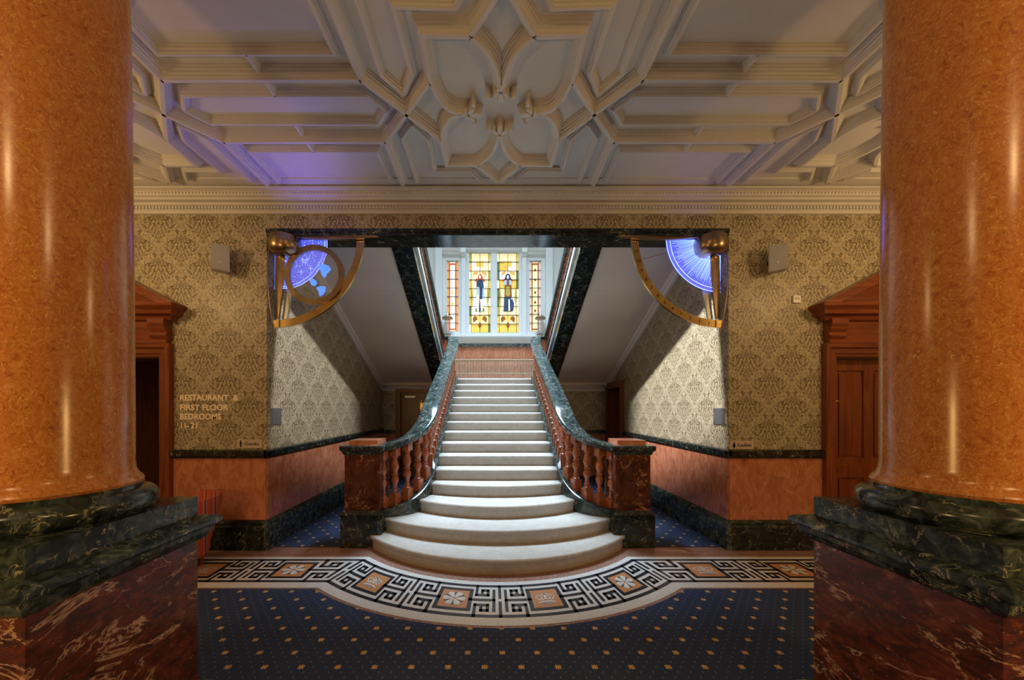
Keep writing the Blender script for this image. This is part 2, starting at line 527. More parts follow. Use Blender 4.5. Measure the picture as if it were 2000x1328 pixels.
struct(MB().box(-6.2, 6.2, -5.2, -5.0, 0, ZC).build('wall_behind', MT['paper_x']))
up = struct(MB().box(-XO, XO, YW, YT, 3.73, 11.0).build('wall_over_opening', MT['paper_x']))
# black marble lining of the head of the opening
lt = MB().box(-XO + 0.01, XO - 0.01, YW - 0.02, YT + 0.02, 3.665, 3.73)
lt.box(-XO + 0.01, XO - 0.01, YW - 0.032, YW - 0.02, 3.70, 3.74)
struct(lt.build('trim_5', MT['black_marble']))

# rear wall below the landing, with the brown door on its left
rw = MB()
DL0, DL1, DLT = -2.27, -1.42, 2.02
rw.box(-XO, DL0, YB, YB + 0.15, 0, ZL - 0.14); rw.box(DL0, DL1, YB, YB + 0.15, DLT, ZL - 0.14); rw.box(DL1, XO, YB, YB + 0.15, 0, ZL - 0.14)
rear = struct(rw.build('wall_rear', MT['paper_x']))
for x0, x1 in ((-XO, DL0 - 0.12), (DL1 + 0.12, XO)):
    MB().box(x0, x1, YB - 0.012, YB, 0.0, 1.03).build('marble_panel', MT['pink_marble'], rear)
    MB().box(x0, x1, YB - 0.04, YB, 1.03, 1.12).build('dado_rail', MT['green_marble'], rear)
rc = MB().prism([(YB, 2.06), (YB - 0.03, 2.06), (YB - 0.04, 2.10), (YB - 0.08, 2.14), (YB - 0.10, 2.21), (YB, 2.21)], -XO, XO, YZ)
rc.build('cornice', MT['white'], rear)

# ---- ceiling
ceil = struct(MB().box(-6.2, 6.2, -5.2, YW, ZC, ZC + 0.15).build('ceiling', MT['plaster']))
MAJ = [(-0.056, 0.01), (-0.056, -0.010), (-0.047, -0.012), (-0.046, -0.026), (-0.036, -0.030), (-0.033, -0.046), (-0.024, -0.050), (-0.021, -0.066), (-0.014, -0.070), (-0.013, -0.080)]
MAJ = MAJ + [(-u, h) for u, h in reversed(MAJ)]
MIN = [(-0.036, 0.01), (-0.036, -0.008), (-0.028, -0.010), (-0.027, -0.024), (-0.017, -0.028), (-0.015, -0.042), (-0.008, -0.045), (-0.007, -0.050)]
MIN = MIN + [(-u, h) for u, h in reversed(MIN)]
CY0 = 2.88           # axis of the strapwork pattern
def curve(pts, n=6):
    """Catmull-Rom through plan points"""
    out = []
    P = [pts[0]] + list(pts) + [pts[-1]]
    for i in range(1, len(P) - 2):
        p0, p1, p2, p3 = P[i - 1], P[i], P[i + 1], P[i + 2]
        for j in range(n):
            t = j / n
            out.append(tuple(0.5 * ((2 * p1[c]) + (-p0[c] + p2[c]) * t + (2 * p0[c] - 5 * p1[c] + 4 * p2[c] - p3[c]) * t * t
                                    + (-p0[c] + 3 * p1[c] - 3 * p2[c] + p3[c]) * t ** 3) for c in (0, 1)))
    out.append(tuple(pts[-1]))
    return out
BIG = 9.0
ribs = [  # (profile, quadrant polyline in (x, v))
    (MAJ, [(0.777, 0.0), (1.04, 0.30), (1.04, BIG)]),
    (MAJ, [(1.04, 0.30), (1.78, 0.30)]),
    (MAJ, [(0.777, 0.0), (0.536, 0.28)]),
    (MIN, [(0.946, 0.0), (1.055, 0.135), (1.78, 0.135)]),
    (MIN, [(1.78, 0.46), (1.165, 0.46), (1.165, BIG)]),
    (MIN, [(1.78, 0.135), (1.78, 0.46)]),
    (MIN, [(0.765, 0.144), (0.89, 0.30), (0.89, BIG)]),
    (MIN, [(0.765, 0.144), (0.655, 0.327), (0.665, 0.745), (0.30, 0.735), (0.19, 0.89)]),
    (MAJ, curve([(0.27, 0.0), (0.40, 0.03), (0.48, 0.13), (0.528, 0.28)]) + [(0.522, 0.61), (0.21, 0.605)]),
    (MAJ, curve([(0.21, 0.605), (0.085, 0.47), (0.03, 0.33), (0.012, 0.22)])),
    (MAJ, [(0.21, 0.605), (0.0, 0.885)]),
]
YFAR = 3.80
seen = set()
for prof, pl in ribs:
    for kx in (-1, 0, 1):
        for sx in (-1, 1):
            for sv in (-1, 1):
                lim = (YFAR - CY0) if sv > 0 else 1.95
                pts = []
                for (x, v) in pl:
                    pts.append((3.56 * kx + sx * x, CY0 + sv * min(v, lim)))
                if max(abs(p[0]) for p in pts) > 5.2: continue
                q = [(pts[0][0], pts[0][1], ZC)]
                for p in pts[1:]:
                    if abs(p[0] - q[-1][0]) + abs(p[1] - q[-1][1]) > 1e-4:
                        q.append((p[0], p[1], ZC))
                if len(q) < 2: continue
                ky = tuple(sorted((round(p[0], 3), round(p[1], 3)) for p in q))
                if ky in seen: continue
                seen.add(ky)
                MB().sweep(q, prof).build('rib', MT['plaster'], ceil)
# plaster lilies at the four cusps of each quatrefoil
fl = MB()
def petal(cx, cy, ang, L, W, z0=-0.075, z1=-0.012):
    pts = [(0, 0), (0.25 * L, 0.8 * W), (0.6 * L, W), (0.9 * L, 0.5 * W), (L, 0), (0.9 * L, -0.5 * W), (0.6 * L, -W), (0.25 * L, -0.8 * W)]
    ca, sa = math.cos(ang), math.sin(ang)
    ring = [(cx + a * ca - b * sa, cy + a * sa + b * ca) for a, b in pts]
    n = len(ring)
    mid = (cx + 0.5 * L * ca, cy + 0.5 * L * sa)
    vs = [(a, b, z1 + 0.02) for a, b in ring] + [(mid[0] + (a - mid[0]) * 0.7, mid[1] + (b - mid[1]) * 0.7, z0) for a, b in ring]
    fl.add(vs, [tuple(range(n)), tuple(range(2 * n - 1, n - 1, -1))] + [(i, (i + 1) % n, n + (i + 1) % n, n + i) for i in range(n)])
petal(0.0, 0, PI / 2, 0.095, 0.022)
for sg in (-1, 1):
    petal(0, 0.0, PI / 2 - sg * 0.72, 0.072, 0.015)
    petal(sg * 0.044, 0.054, PI / 2 - sg * 2.1, 0.045, 0.013)
fl.box(-0.022, 0.022, -0.010, 0.004, -0.075, 0)
petal(0.0, 0.0, -PI / 2, 0.035, 0.014)
fme = fl.mesh('lily', MT['plaster'], smooth=40)
for kx in (-1, 0, 1):
    for (dx, dv, rz) in ((0, 0.225, PI), (0, -0.225, 0), (0.28, 0, PI / 2), (-0.28, 0, -PI / 2)):
        inst('lily', fme, ceil, (3.56 * kx + dx, CY0 + dv, ZC), rz, (1.5, 1.5, 1.1))

# ---- cornice along the front wall
cn = thing('trim_6', (0, YW, 3.92), kind='structure')
prof = [(0.0, 3.915), (0.028, 3.915), (0.03, 3.94), (0.045, 3.95), (0.05, 3.985), (0.075, 3.99), (0.078, 4.01),
        (0.05, 4.018), (0.05, 4.03), (0.10, 4.036), (0.105, 4.052), (0.14, 4.062), (0.155, 4.10), (0.20, 4.108), (0.205, 4.12),
        (0.16, 4.128), (0.16, 4.138), (0.30, 4.140), (0.305, 4.155), (0, 4.155)]
MB().prism([(YW - a, z) for a, z in prof], -6.0, 6.0, YZ).build('moulding', MT['plaster'], cn)
dn = MB()
x = -4.6
while x < 4.6:
    dn.box(x, x + 0.022, YW - 0.064, YW - 0.04, 3.953, 3.982)
    dn.add([(x, YW - 0.128, 4.066), (x + 0.024, YW - 0.128, 4.066), (x + 0.024, YW - 0.150, 4.10), (x, YW - 0.150, 4.10), (x + 0.012, YW - 0.168, 4.078)],
           [(0, 1, 4), (1, 2, 4), (2, 3, 4), (3, 0, 4)])
    x += 0.038
dn.build('dentils', MT['plaster'], cn, kind='stuff')

# ---- floor
floor = struct(MB().box(-6.2, 6.2, -5.2, 10.1, -0.15, 0.0).build('floor', MT['terrazzo']))
YC = 5.4             # centre of the mosaic arc
def band_mid(r):     # straight line that continues radius r
    return 3.19 + (2.77 - r)
def theta(r):
    return math.acos((YC - band_mid(r)) / r)
SM = 1.685           # half arc length at mid radius
def bandpt(s_, r, z):
    sg = 1 if s_ >= 0 else -1
    a = abs(s_)
    th = theta(r)
    if a <= SM:
        t = a / SM * th
        return (sg * r * math.sin(t), YC - r * math.cos(t), z)
    xm = r * math.sin(th)
    d = a - SM
    X0 = 1.555
    if d < 0.36:
        return (sg * (xm + (X0 + 0.36 - xm) * d / 0.36), band_mid(r), z)
    return (sg * (X0 + d), band_mid(r), z)
SEND = 6.0
def strip(mb, r0, r1, s0, s1, z, h=0.002):
    brk = sorted({s0, s1} | {t for t in (-SM, SM, -SM - 0.36, SM + 0.36) if s0 < t < s1})
    for a, b_ in zip(brk, brk[1:]):
        n = max(1, int(abs(b_ - a) / 0.05)) if (abs(a) < SM + 1e-6 and abs(b_) < SM + 1e-6) else 1
        for i in range(n):
            u0 = a + (b_ - a) * i / n; u1 = a + (b_ - a) * (i + 1) / n
            e = 1e-5
            p = [bandpt(u0 + e, r0, z), bandpt(u1 - e, r0, z), bandpt(u1 - e, r1, z), bandpt(u0 + e, r1, z)]
            mb.add(p, [(0, 1, 2, 3)])
mw = MB(); strip(mw, 2.10, 2.765, -SEND, SEND, 0.0020)
mw.build('white_mosaic_band', MT['tess_white'], floor)
R0, R1 = 2.165, 2.665
CELL = (R1 - R0) / 13
def rr(row): return R0 + row * CELL
bl = MB(); strip(bl, rr(0), rr(1), -SEND, SEND, 0.0035); strip(bl, rr(12), rr(13), -SEND, SEND, 0.0035)
bl.build('black_border_line', MT['tess_black'], floor)
PW = CELL * 9 / 2
panels = [-4.95, -4.04, -3.13, -2.22, -1.25, -0.40, 0.40, 1.25, 2.22, 3.13, 4.04, 4.95]
kinds = ['crown', 'flower', 'crown', 'flower', 'crown', 'flower', 'crown', 'flower', 'crown', 'flower', 'crown', 'flower']
for p, kd in zip(panels, kinds):
    k = 0.92 if abs(p) < 2 else 1.06
    fr = MB()
    hw = PW * k
    cw = CELL * k
    strip(fr, rr(2), rr(3), p - hw, p + hw, 0.0035); strip(fr, rr(10), rr(11), p - hw, p + hw, 0.0035)
    strip(fr, rr(3), rr(10), p - hw, p - hw + cw, 0.0035); strip(fr, rr(3), rr(10), p + hw - cw, p + hw, 0.0035)
    fr.build('panel_frame', MT['tess_black'], floor)
    og = MB(); strip(og, rr(3), rr(10), p - hw + cw, p + hw - cw, 0.0032)
    po = og.build('orange_panel', MT['tess_orange'], floor)
    rc_ = rr(6.5)
    def loc(a, b_, z):      # local panel coords, b_ towards the staircase
        return bandpt(p + a * k, rc_ - b_, z)
    if kd == 'flower':
        for i in range(6):
            an = 2 * PI * (i + 0.5) / 6
            sp = MB()
            sp.add([loc(0.035 * math.cos(an), 0.035 * math.sin(an), 0.0042), loc(0.1 * math.cos(an - 0.13), 0.1 * math.sin(an - 0.13), 0.0042), loc(0.1 * math.cos(an + 0.13), 0.1 * math.sin(an + 0.13), 0.0042)], [(0, 1, 2)])
            sp.build('sepal', MT['tess_green'], po)
        for i in range(6):
            an = 2 * PI * i / 6
            sp = MB(); ring = []
            for t, wd in ((0.012, 0.004), (0.04, 0.017), (0.075, 0.030), (0.102, 0.024), (0.112, 0.0)):
                ring.append((t, wd))
            out = [(t, wd) for t, wd in ring] + [(t, -wd) for t, wd in reversed(ring[:-1])]
            ca, sa = math.cos(an), math.sin(an)
            sp.add([loc(t * ca - q_ * sa, t * sa + q_ * ca, 0.005) for t, q_ in out], [tuple(range(len(out)))])
            sp.build('petal', MT['tess_white'], po)
        sp = MB(); sp.add([loc(0.014 * math.cos(a * PI / 4), 0.014 * math.sin(a * PI / 4), 0.0056) for a in range(8)], [tuple(range(8))])
        sp.build('flower_eye', MT['tess_orange'], po)
    else:
        def poly(pts, name, m_):
            MB().add([loc(a, b_, 0.0048) for a, b_ in pts], [tuple(range(len(pts)))]).build(name, m_, po)
        poly([(-0.085, -0.075), (-0.045, -0.062), (0, -0.058), (0.045, -0.062), (0.085, -0.075), (0.08, -0.058), (0.045, -0.044), (0, -0.040), (-0.045, -0.044), (-0.08, -0.058)], 'crown_rim', MT['tess_white'])
        poly([(-0.06, -0.088), (0.06, -0.088), (0.045, -0.072), (0, -0.066), (-0.045, -0.072)], 'crown_lining', MT['tess_blue'])
        poly([(-0.07, -0.030), (0, -0.018), (0.07, -0.030), (0.075, -0.018), (0, -0.004), (-0.075, -0.018)], 'crown_band', MT['tess_white'])
        for sg in (-1, 1):
            poly([(sg * 0.072, -0.02), (sg * 0.105, 0.03), (sg * 0.092, 0.032), (sg * 0.06, -0.015)], 'crown_arm', MT['tess_white'])
            poly([(sg * 0.105, 0.03), (sg * 0.055, 0.058), (sg * 0.05, 0.046), (sg * 0.092, 0.024)], 'crown_arm', MT['tess_white'])
            poly([(sg * 0.055, 0.058), (sg * 0.012, 0.028), (sg * 0.018, 0.018), (sg * 0.055, 0.044)], 'crown_arm', MT['tess_white'])
            poly([(sg * 0.045, -0.008), (sg * 0.055, 0.02), (sg * 0.03, 0.012), (sg * 0.028, -0.004)], 'crown_point', MT['tess_white'])
        poly([(-0.012, -0.005), (0.012, -0.005), (0.012, 0.075), (-0.012, 0.075)], 'crown_cross', MT['tess_white'])
        poly([(-0.035, 0.055), (0.035, 0.055), (0.035, 0.068), (-0.035, 0.068)], 'crown_cross', MT['tess_white'])
# meander between the panels: black runs on a 21 x 13 grid
quad = [('c', 2, 0, 4), ('r', 4, 2, 6), ('c', 6, 2, 4), ('r', 2, 4, 6), ('c', 4, 2, 3)]
runs = []
for kind_, a, b0, b1 in quad:
    for mx in (0, 1):
        for my in (0, 1):
            if kind_ == 'c':
                col = 20 - a if mx else a
                r_0, r_1 = (12 - b1, 12 - b0) if my else (b0, b1)
                runs.append((col, col, r_0, r_1))
            else:
                row = 12 - a if my else a
                c_0, c_1 = (20 - b1, 20 - b0) if mx else (b0, b1)
                runs.append((c_0, c_1, row, row))
runs += [(0, 8, 6, 6), (12, 20, 6, 6), (8, 8, 2, 10), (12, 12, 2, 10), (10, 10, 0, 5), (10, 10, 7, 12)]
edges = []
for a, b_ in zip(panels, panels[1:]):
    ka = 0.92 if abs(a) < 2 else 1.06; kb = 0.92 if abs(b_) < 2 else 1.06
    edges.append((a + PW * ka - CELL * ka, b_ - PW * kb + CELL * kb))
edges.append((panels[-1] + PW, panels[-1] + PW + 0.62)); edges.append((panels[0] - PW - 0.62, panels[0] - PW))
for e0, e1 in edges:
    mid = (e0 + e1) / 2
    if e0 < SM < e1: mid = SM
    if e0 < -SM < e1: mid = -SM
    def cs(c):
        h = 10.5
        return e0 + (mid - e0) * c / h if c <= h else mid + (e1 - mid) * (c - h) / h
    mk = MB()
    for c0, c1, r0_, r1_ in runs:
        strip(mk, rr(r0_), rr(r1_ + 1), cs(c0), cs(c1 + 1), 0.0035)
    mk.build('greek_key', MT['tess_black'], floor)

# ---- carpets
def arc_edge(r, x_end, y_line):
    th = math.acos((YC - y_line) / r)
    return [(r * math.sin(-th + 2 * th * i / 40), YC - r * math.cos(-th + 2 * th * i / 40)) for i in range(41)]
edge = [(-5.9, 3.165)] + arc_edge(2.80, 0, 3.165) + [(5.9, 3.165)]
cp = MB().prism([(5.9, -4.9), (-5.9, -4.9)] + edge, 0.0, 0.007, XY).build('hall_carpet', MT['carpet'])
tag(cp, 'navy carpet with gold fleurs cut in a curve around the mosaic border', 'carpet')
for s in (-1, 1):
    pl = [(1.87, YW + 0.05), (XO - 0.056, YW + 0.05), (XO - 0.056, YB - 0.02), (1.06, YB - 0.02), (1.06, 4.95), (1.30, 4.60), (1.87, 4.60)]
    c = MB().prism([(s * a, b_) for a, b_ in pl], 0.0, 0.007, XY).build('passage_carpet', MT['carpet'])
    tag(c, 'navy carpet with gold fleurs in the passage under the %s dial' % ('star map' if s < 0 else 'sun ray'), 'carpet', 'passage carpets')

# ---- stained glass window wall
S9 = YWIN / F
wx = lambda p: CX + (p - VPX) * S9
ww = MB()
lights_ = []
for s in (-1, 1):
    lights_.append(('main', *sorted((s * 0.065, s * 0.735)), 3.77, 6.10))
    lights_.append(('side', *sorted((s * 0.985, s * 1.37)), 3.80, 5.86))
    lights_.append(('top', *sorted((s * 1.02, s * 1.34)), 6.42, 7.3))
lights_.append(('topmid', -0.70, 0.70, 6.36, 7.4))
xs = sorted({-XO, XO} | {l[1] for l in lights_} | {l[2] for l in lights_})
zs = sorted({2.0, 11.0} | {l[3] for l in lights_} | {l[4] for l in lights_})
for a, b_ in zip(xs, xs[1:]):
    for c, d in zip(zs, zs[1:]):
        m_ = ((a + b_) / 2, (c + d) / 2)
        if any(l[1] < m_[0] < l[2] and l[3] < m_[1] < l[4] for l in lights_): continue
        ww.box(a, b_, YWIN, YWIN + 0.15, c, d)
wwall = struct(ww.build('wall_window', MT['white']))
def frame(mb, x0, x1, z0, z1, w_, d0, d1):
    mb.box(x0 - w_, x0, d0, d1, z0 - w_, z1 + w_); mb.box(x1, x1 + w_, d0, d1, z0 - w_, z1 + w_)
    mb.box(x0, x1, d0, d1, z0 - w_, z0); mb.box(x0, x1, d0, d1, z1, z1 + w_)
for s in (-1, 1):
    x0, x1 = sorted((s * 0.80, s * 0.92))
    MB().box(x0, x1, YWIN - 0.06, YWIN, 3.72, 5.95).build('pilaster', MT['white'], wwall)
    MB().box(x0 - 0.02, x1 + 0.02, YWIN - 0.08, YWIN, 5.95, 6.04).build('pilaster_cap', MT['white'], wwall)
    x0, x1 = sorted((s * 1.46, s * 1.66))
    MB().box(x0, x1, YWIN - 0.10, YWIN, 3.48, 8.0).build('pilaster', MT['white'], wwall)
    x0, x1 = sorted((s * 0.94, s * 1.46))
    MB().prism([(YWIN, 6.02), (YWIN - 0.05, 6.02), (YWIN - 0.06, 6.10), (YWIN - 0.11, 6.16), (YWIN - 0.11, 6.21), (YWIN, 6.21)], x0, x1, YZ).build('entablature', MT['white'], wwall)
    x0, x1 = sorted((s * 0.79, s * 0.94))
    MB().box(x0, x1, YWIN - 0.12, YWIN, 6.04, 6.30).build('bracket', MT['white'], wwall)
MB().prism([(YWIN, 6.14), (YWIN - 0.05, 6.16), (YWIN - 0.09, 6.26), (YWIN - 0.09, 6.31), (YWIN, 6.31)], -0.79, 0.79, YZ).build('entablature', MT['white'], wwall)
MB().prism([(YWIN, 3.48), (YWIN - 0.05, 3.48), (YWIN - 0.05, 3.64), (YWIN - 0.14, 3.66), (YWIN - 0.14, 3.70), (YWIN, 3.72)], -1.75, 1.75, YZ).build('sill', MT['white'], wwall)
MB().prism([(YWIN, 3.38), (YWIN - 0.05, 3.38), (YWIN - 0.08, 3.41), (YWIN - 0.08, 3.47), (YWIN, 3.49)], -XO, XO, YZ).build('marble_rail', MT['green_marble'], wwall)
for i in range(4):
    MB().box(-1.8 + 0.9 * i + 0.002, -0.9 + 0.9 * i - 0.002, YWIN - 0.03, YWIN, 3.02, 3.39).build('marble_panel', MT['pink_marble'], wwall)
MB().box(-1.8, 1.8, YWIN - 0.012, YWIN, ZL, 3.02).build('marble_recess', MT['pink_marble'], wwall)
gr = MB()
for i in range(76):
    x = -1.65 + i * 0.044
    gr.box(x - 0.007, x + 0.007, YWIN - 0.10, YWIN - 0.09, ZL, 3.02)
gr.box(-1.66, 1.66, YWIN - 0.105, YWIN - 0.085, 3.0, 3.03); gr.box(-1.66, 1.66, YWIN - 0.10, YWIN - 0.088, ZL + 0.28, ZL + 0.30)
gro = gr.build('heating_grille', MT['pale_brass'])
tag(gro, 'row of thin upright brass grille bars under the pink marble panel', 'grille')

def gm(name, c, st):
    return emit(name, c, st * 0.36)
GL = {'pale': gm('glass_pale', (1.0, 0.84, 0.46), 0.95), 'yellow': gm('glass_yellow', (0.85, 0.55, 0.10), 0.7), 'white': gm('glass_white', (1.0, 0.98, 0.92), 1.0),
      'red': gm('glass_red', (0.70, 0.08, 0.02), 0.55), 'orange': gm('glass_orange', (0.95, 0.36, 0.10), 0.75), 'blue': gm('glass_blue', (0.035, 0.06, 0.14), 0.5),
      'steel': gm('glass_steel', (0.40, 0.52, 0.70), 0.6), 'green': gm('glass_green', (0.16, 0.20, 0.05), 0.5), 'brown': gm('glass_brown', (0.30, 0.10, 0.02), 0.45),
      'flesh': gm('glass_flesh', (1.0, 0.82, 0.70), 0.95), 'pink': gm('glass_pink', (0.80, 0.55, 0.45), 0.7), 'olive': gm('glass_olive', (0.50, 0.40, 0.10), 0.55)}
MT['lead'] = plain('lead_came', (0.03, 0.028, 0.025), 0.5, 0.3)
YG = YWIN + 0.05
def piece(parent, pts, col, cx, z0, w_, h, d=0.012, name='glass_piece'):
    """coloured glass shape; pts in light coordinates u(-.5..5), v(0..1)"""
    vs = [(cx + u * w_, z0 + v * h) for u, v in pts]
    MB().prism(vs, YG - d, YG - d + 0.005, XZ).build(name, GL[col], parent)
wi = 1
for kind_, x0, x1, z0, z1 in lights_:
    W = struct(thing('window_%d' % wi, ((x0 + x1) / 2, YG, z0))); wi += 1
    fm = MB(); frame(fm, x0 + 0.03, x1 - 0.03, z0 + 0.03, z1 - 0.03, 0.03, YG - 0.035, YG + 0.03)
    fm.build('window_frame', MT['white'], W)
    cx, w_, h = (x0 + x1) / 2, x1 - x0 - 0.06, z1 - z0 - 0.06
    zb = z0 + 0.03
    nc, nr = {'main': (4, 9), 'side': (3, 8), 'top': (2, 3), 'topmid': (8, 4)}[kind_]
    le = MB()
    cl = [-0.5 + w0 for w0 in ([0, .1, .5, .9, 1] if kind_ == 'main' else [0, .22, .78, 1] if kind_ == 'side' else [i / nc for i in range(nc + 1)])]
    right = cx > 0
    for i in range(nc):
        for j in range(nr):
            if kind_ == 'main':
                c = random.choice(['yellow', 'olive', 'pale', 'green']) if i in (0, 3) else random.choice(['pale', 'pale', 'yellow', 'white'])
                if j in (0, nr - 1) and i in (1, 2): c = 'yellow' if j == 0 else 'pale'
            elif kind_ == 'side':
                c = ('pink' if right else 'orange') if i != 1 else ('pale' if right else 'white')
            elif kind_ == 'topmid':
                c = random.choice(['yellow', 'pale', 'yellow', 'olive'])
            else:
                c = 'brown' if right else 'red'
            a, b_ = cl[i], cl[i + 1]
            piece(W, [(a, j / nr), (b_, j / nr), (b_, (j + 1) / nr), (a, (j + 1) / nr)], c, cx, zb, w_, h, 0.0, 'pane')
    for a in cl[1:-1]:
        le.box(cx + a * w_ - 0.005, cx + a * w_ + 0.005, YG - 0.018, YG + 0.002, zb, zb + h)
    for j in range(nr + 1):
        t = 0.008 if j % 2 == 0 else 0.005
        le.box(cx - w_ / 2, cx + w_ / 2, YG - 0.018, YG + 0.002, zb + h * j / nr - t, zb + h * j / nr + t)
    le.build('lead_bars', MT['lead'], W)
    P = lambda pts, col, d=0.012: piece(W, pts, col, cx, zb, w_, h, d)
    if kind_ == 'side':
        bc = 'brown' if right else 'red'
        for a in (-0.30, 0.22):
            P([(a, 0.03), (a + 0.08, 0.03), (a + 0.08, 0.97), (a, 0.97)], bc)
        P([(-0.30, 0.955), (0.30, 0.955), (0.30, 0.975), (-0.30, 0.975)], bc); P([(-0.30, 0.025), (0.30, 0.025), (0.30, 0.045), (-0.30, 0.045)], bc)
        for v in (0.40, 0.56) if not right else (0.3, 0.42, 0.56, 0.74, 0.88):
            P([(0, v - 0.025), (0.12, v), (0, v + 0.025), (-0.12, v)], 'yellow' if not right else 'brown')
    if kind_ == 'main':
        for sg in (-1, 1):
            P([(sg * 0.10, 0.17), (sg * 0.30, 0.13), (sg * 0.34, 0.18), (sg * 0.26, 0.21), (sg * 0.12, 0.20)], 'brown')
            P([(sg * 0.03, 0.12), (sg * 0.14, 0.19), (sg * 0.20, 0.235), (sg * 0.02, 0.20)], 'yellow', 0.016)
            P([(sg * 0.10, 0.70), (sg * 0.26, 0.655), (sg * 0.16, 0.64)], 'red')
            P([(sg * 0.10, 0.745), (sg * 0.32, 0.72), (sg * 0.30, 0.755), (sg * 0.12, 0.775)], 'orange')
            P([(sg * 0.34, 0.28), (sg * 0.40, 0.45), (sg * 0.36, 0.62), (sg * 0.31, 0.45)], 'olive')
        P([(-0.09, 0.10), (0, 0.05), (0.09, 0.10), (0, 0.135)], 'brown', 0.016)
        P([(-0.18, 0.83), (0.18, 0.83), (0.18, 0.90), (-0.18, 0.90)], 'yellow')
        P([(-0.22, 0.265), (0.22, 0.265), (0.20, 0.31), (-0.20, 0.31)], 'green')
        # standing figure
        head = [(0.045 * math.cos(a * PI / 5), 0.70 + 0.024 * math.sin(a * PI / 5)) for a in range(10)]
        if not right:
            P([(-0.10, 0.665), (0.10, 0.665), (0.14, 0.70), (0.03, 0.745), (-0.08, 0.72)], 'red', 0.014)
            P(head, 'flesh', 0.020)
            P([(-0.17, 0.56), (0.19, 0.56), (0.15, 0.655), (0.05, 0.675), (-0.06, 0.675), (-0.15, 0.65)], 'blue', 0.016)
            P([(-0.17, 0.46), (-0.05, 0.46), (-0.02, 0.57), (-0.15, 0.58)], 'steel', 0.018)
            P([(-0.03, 0.40), (0.10, 0.40), (0.14, 0.56), (-0.01, 0.56)], 'blue', 0.017)
            P([(0.10, 0.41), (0.22, 0.43), (0.20, 0.57), (0.13, 0.56)], 'steel', 0.018)
            P([(-0.14, 0.27), (-0.05, 0.27), (-0.03, 0.47), (-0.15, 0.47)], 'flesh', 0.019)
            P([(0.05, 0.27), (0.14, 0.27), (0.10, 0.42), (0.0, 0.42)], 'flesh', 0.019)
            P([(-0.05, 0.27), (0.05, 0.27), (0.03, 0.41), (-0.04, 0.41)], 'blue', 0.017)
        else:
            P([(-0.16, 0.66), (0.16, 0.66), (0.10, 0.73), (0, 0.745), (-0.10, 0.73)], 'blue', 0.014)
            P(head, 'flesh', 0.020)
            P([(-0.20, 0.60), (-0.06, 0.60), (-0.05, 0.665), (-0.17, 0.655)], 'steel', 0.018)
            P([(0.06, 0.60), (0.20, 0.60), (0.17, 0.655), (0.05, 0.665)], 'steel', 0.018)
            P([(-0.17, 0.45), (0.19, 0.45), (0.16, 0.61), (0.05, 0.67), (-0.05, 0.67), (-0.15, 0.61)], 'brown', 0.015)
            P([(-0.10, 0.48), (0, 0.45), (0.10, 0.48), (0.07, 0.58), (-0.07, 0.58)], 'olive', 0.018)
            P([(-0.20, 0.27), (0.10, 0.27), (0.16, 0.45), (-0.18, 0.45)], 'blue', 0.016)
            P([(0.03, 0.27), (0.10, 0.28), (0.08, 0.42), (0.02, 0.42)], 'flesh', 0.020)
            P([(0.10, 0.27), (0.26, 0.28), (0.29, 0.37), (0.20, 0.43), (0.11, 0.40)], 'blue', 0.019)

# ---- roof over the stair hall (glazed lantern stands above the area light)
struct(MB().box(-XO - 0.25, XO + 0.25, YT, YWIN + 0.15, 11.0, 11.15).build('ceiling_stairwell', MT['plaster']))
# landing
landing = MB().box(-XO, XO, 8.19, YWIN, ZL - 0.16, ZL)
struct(landing.build('floor_landing', MT['stone']))

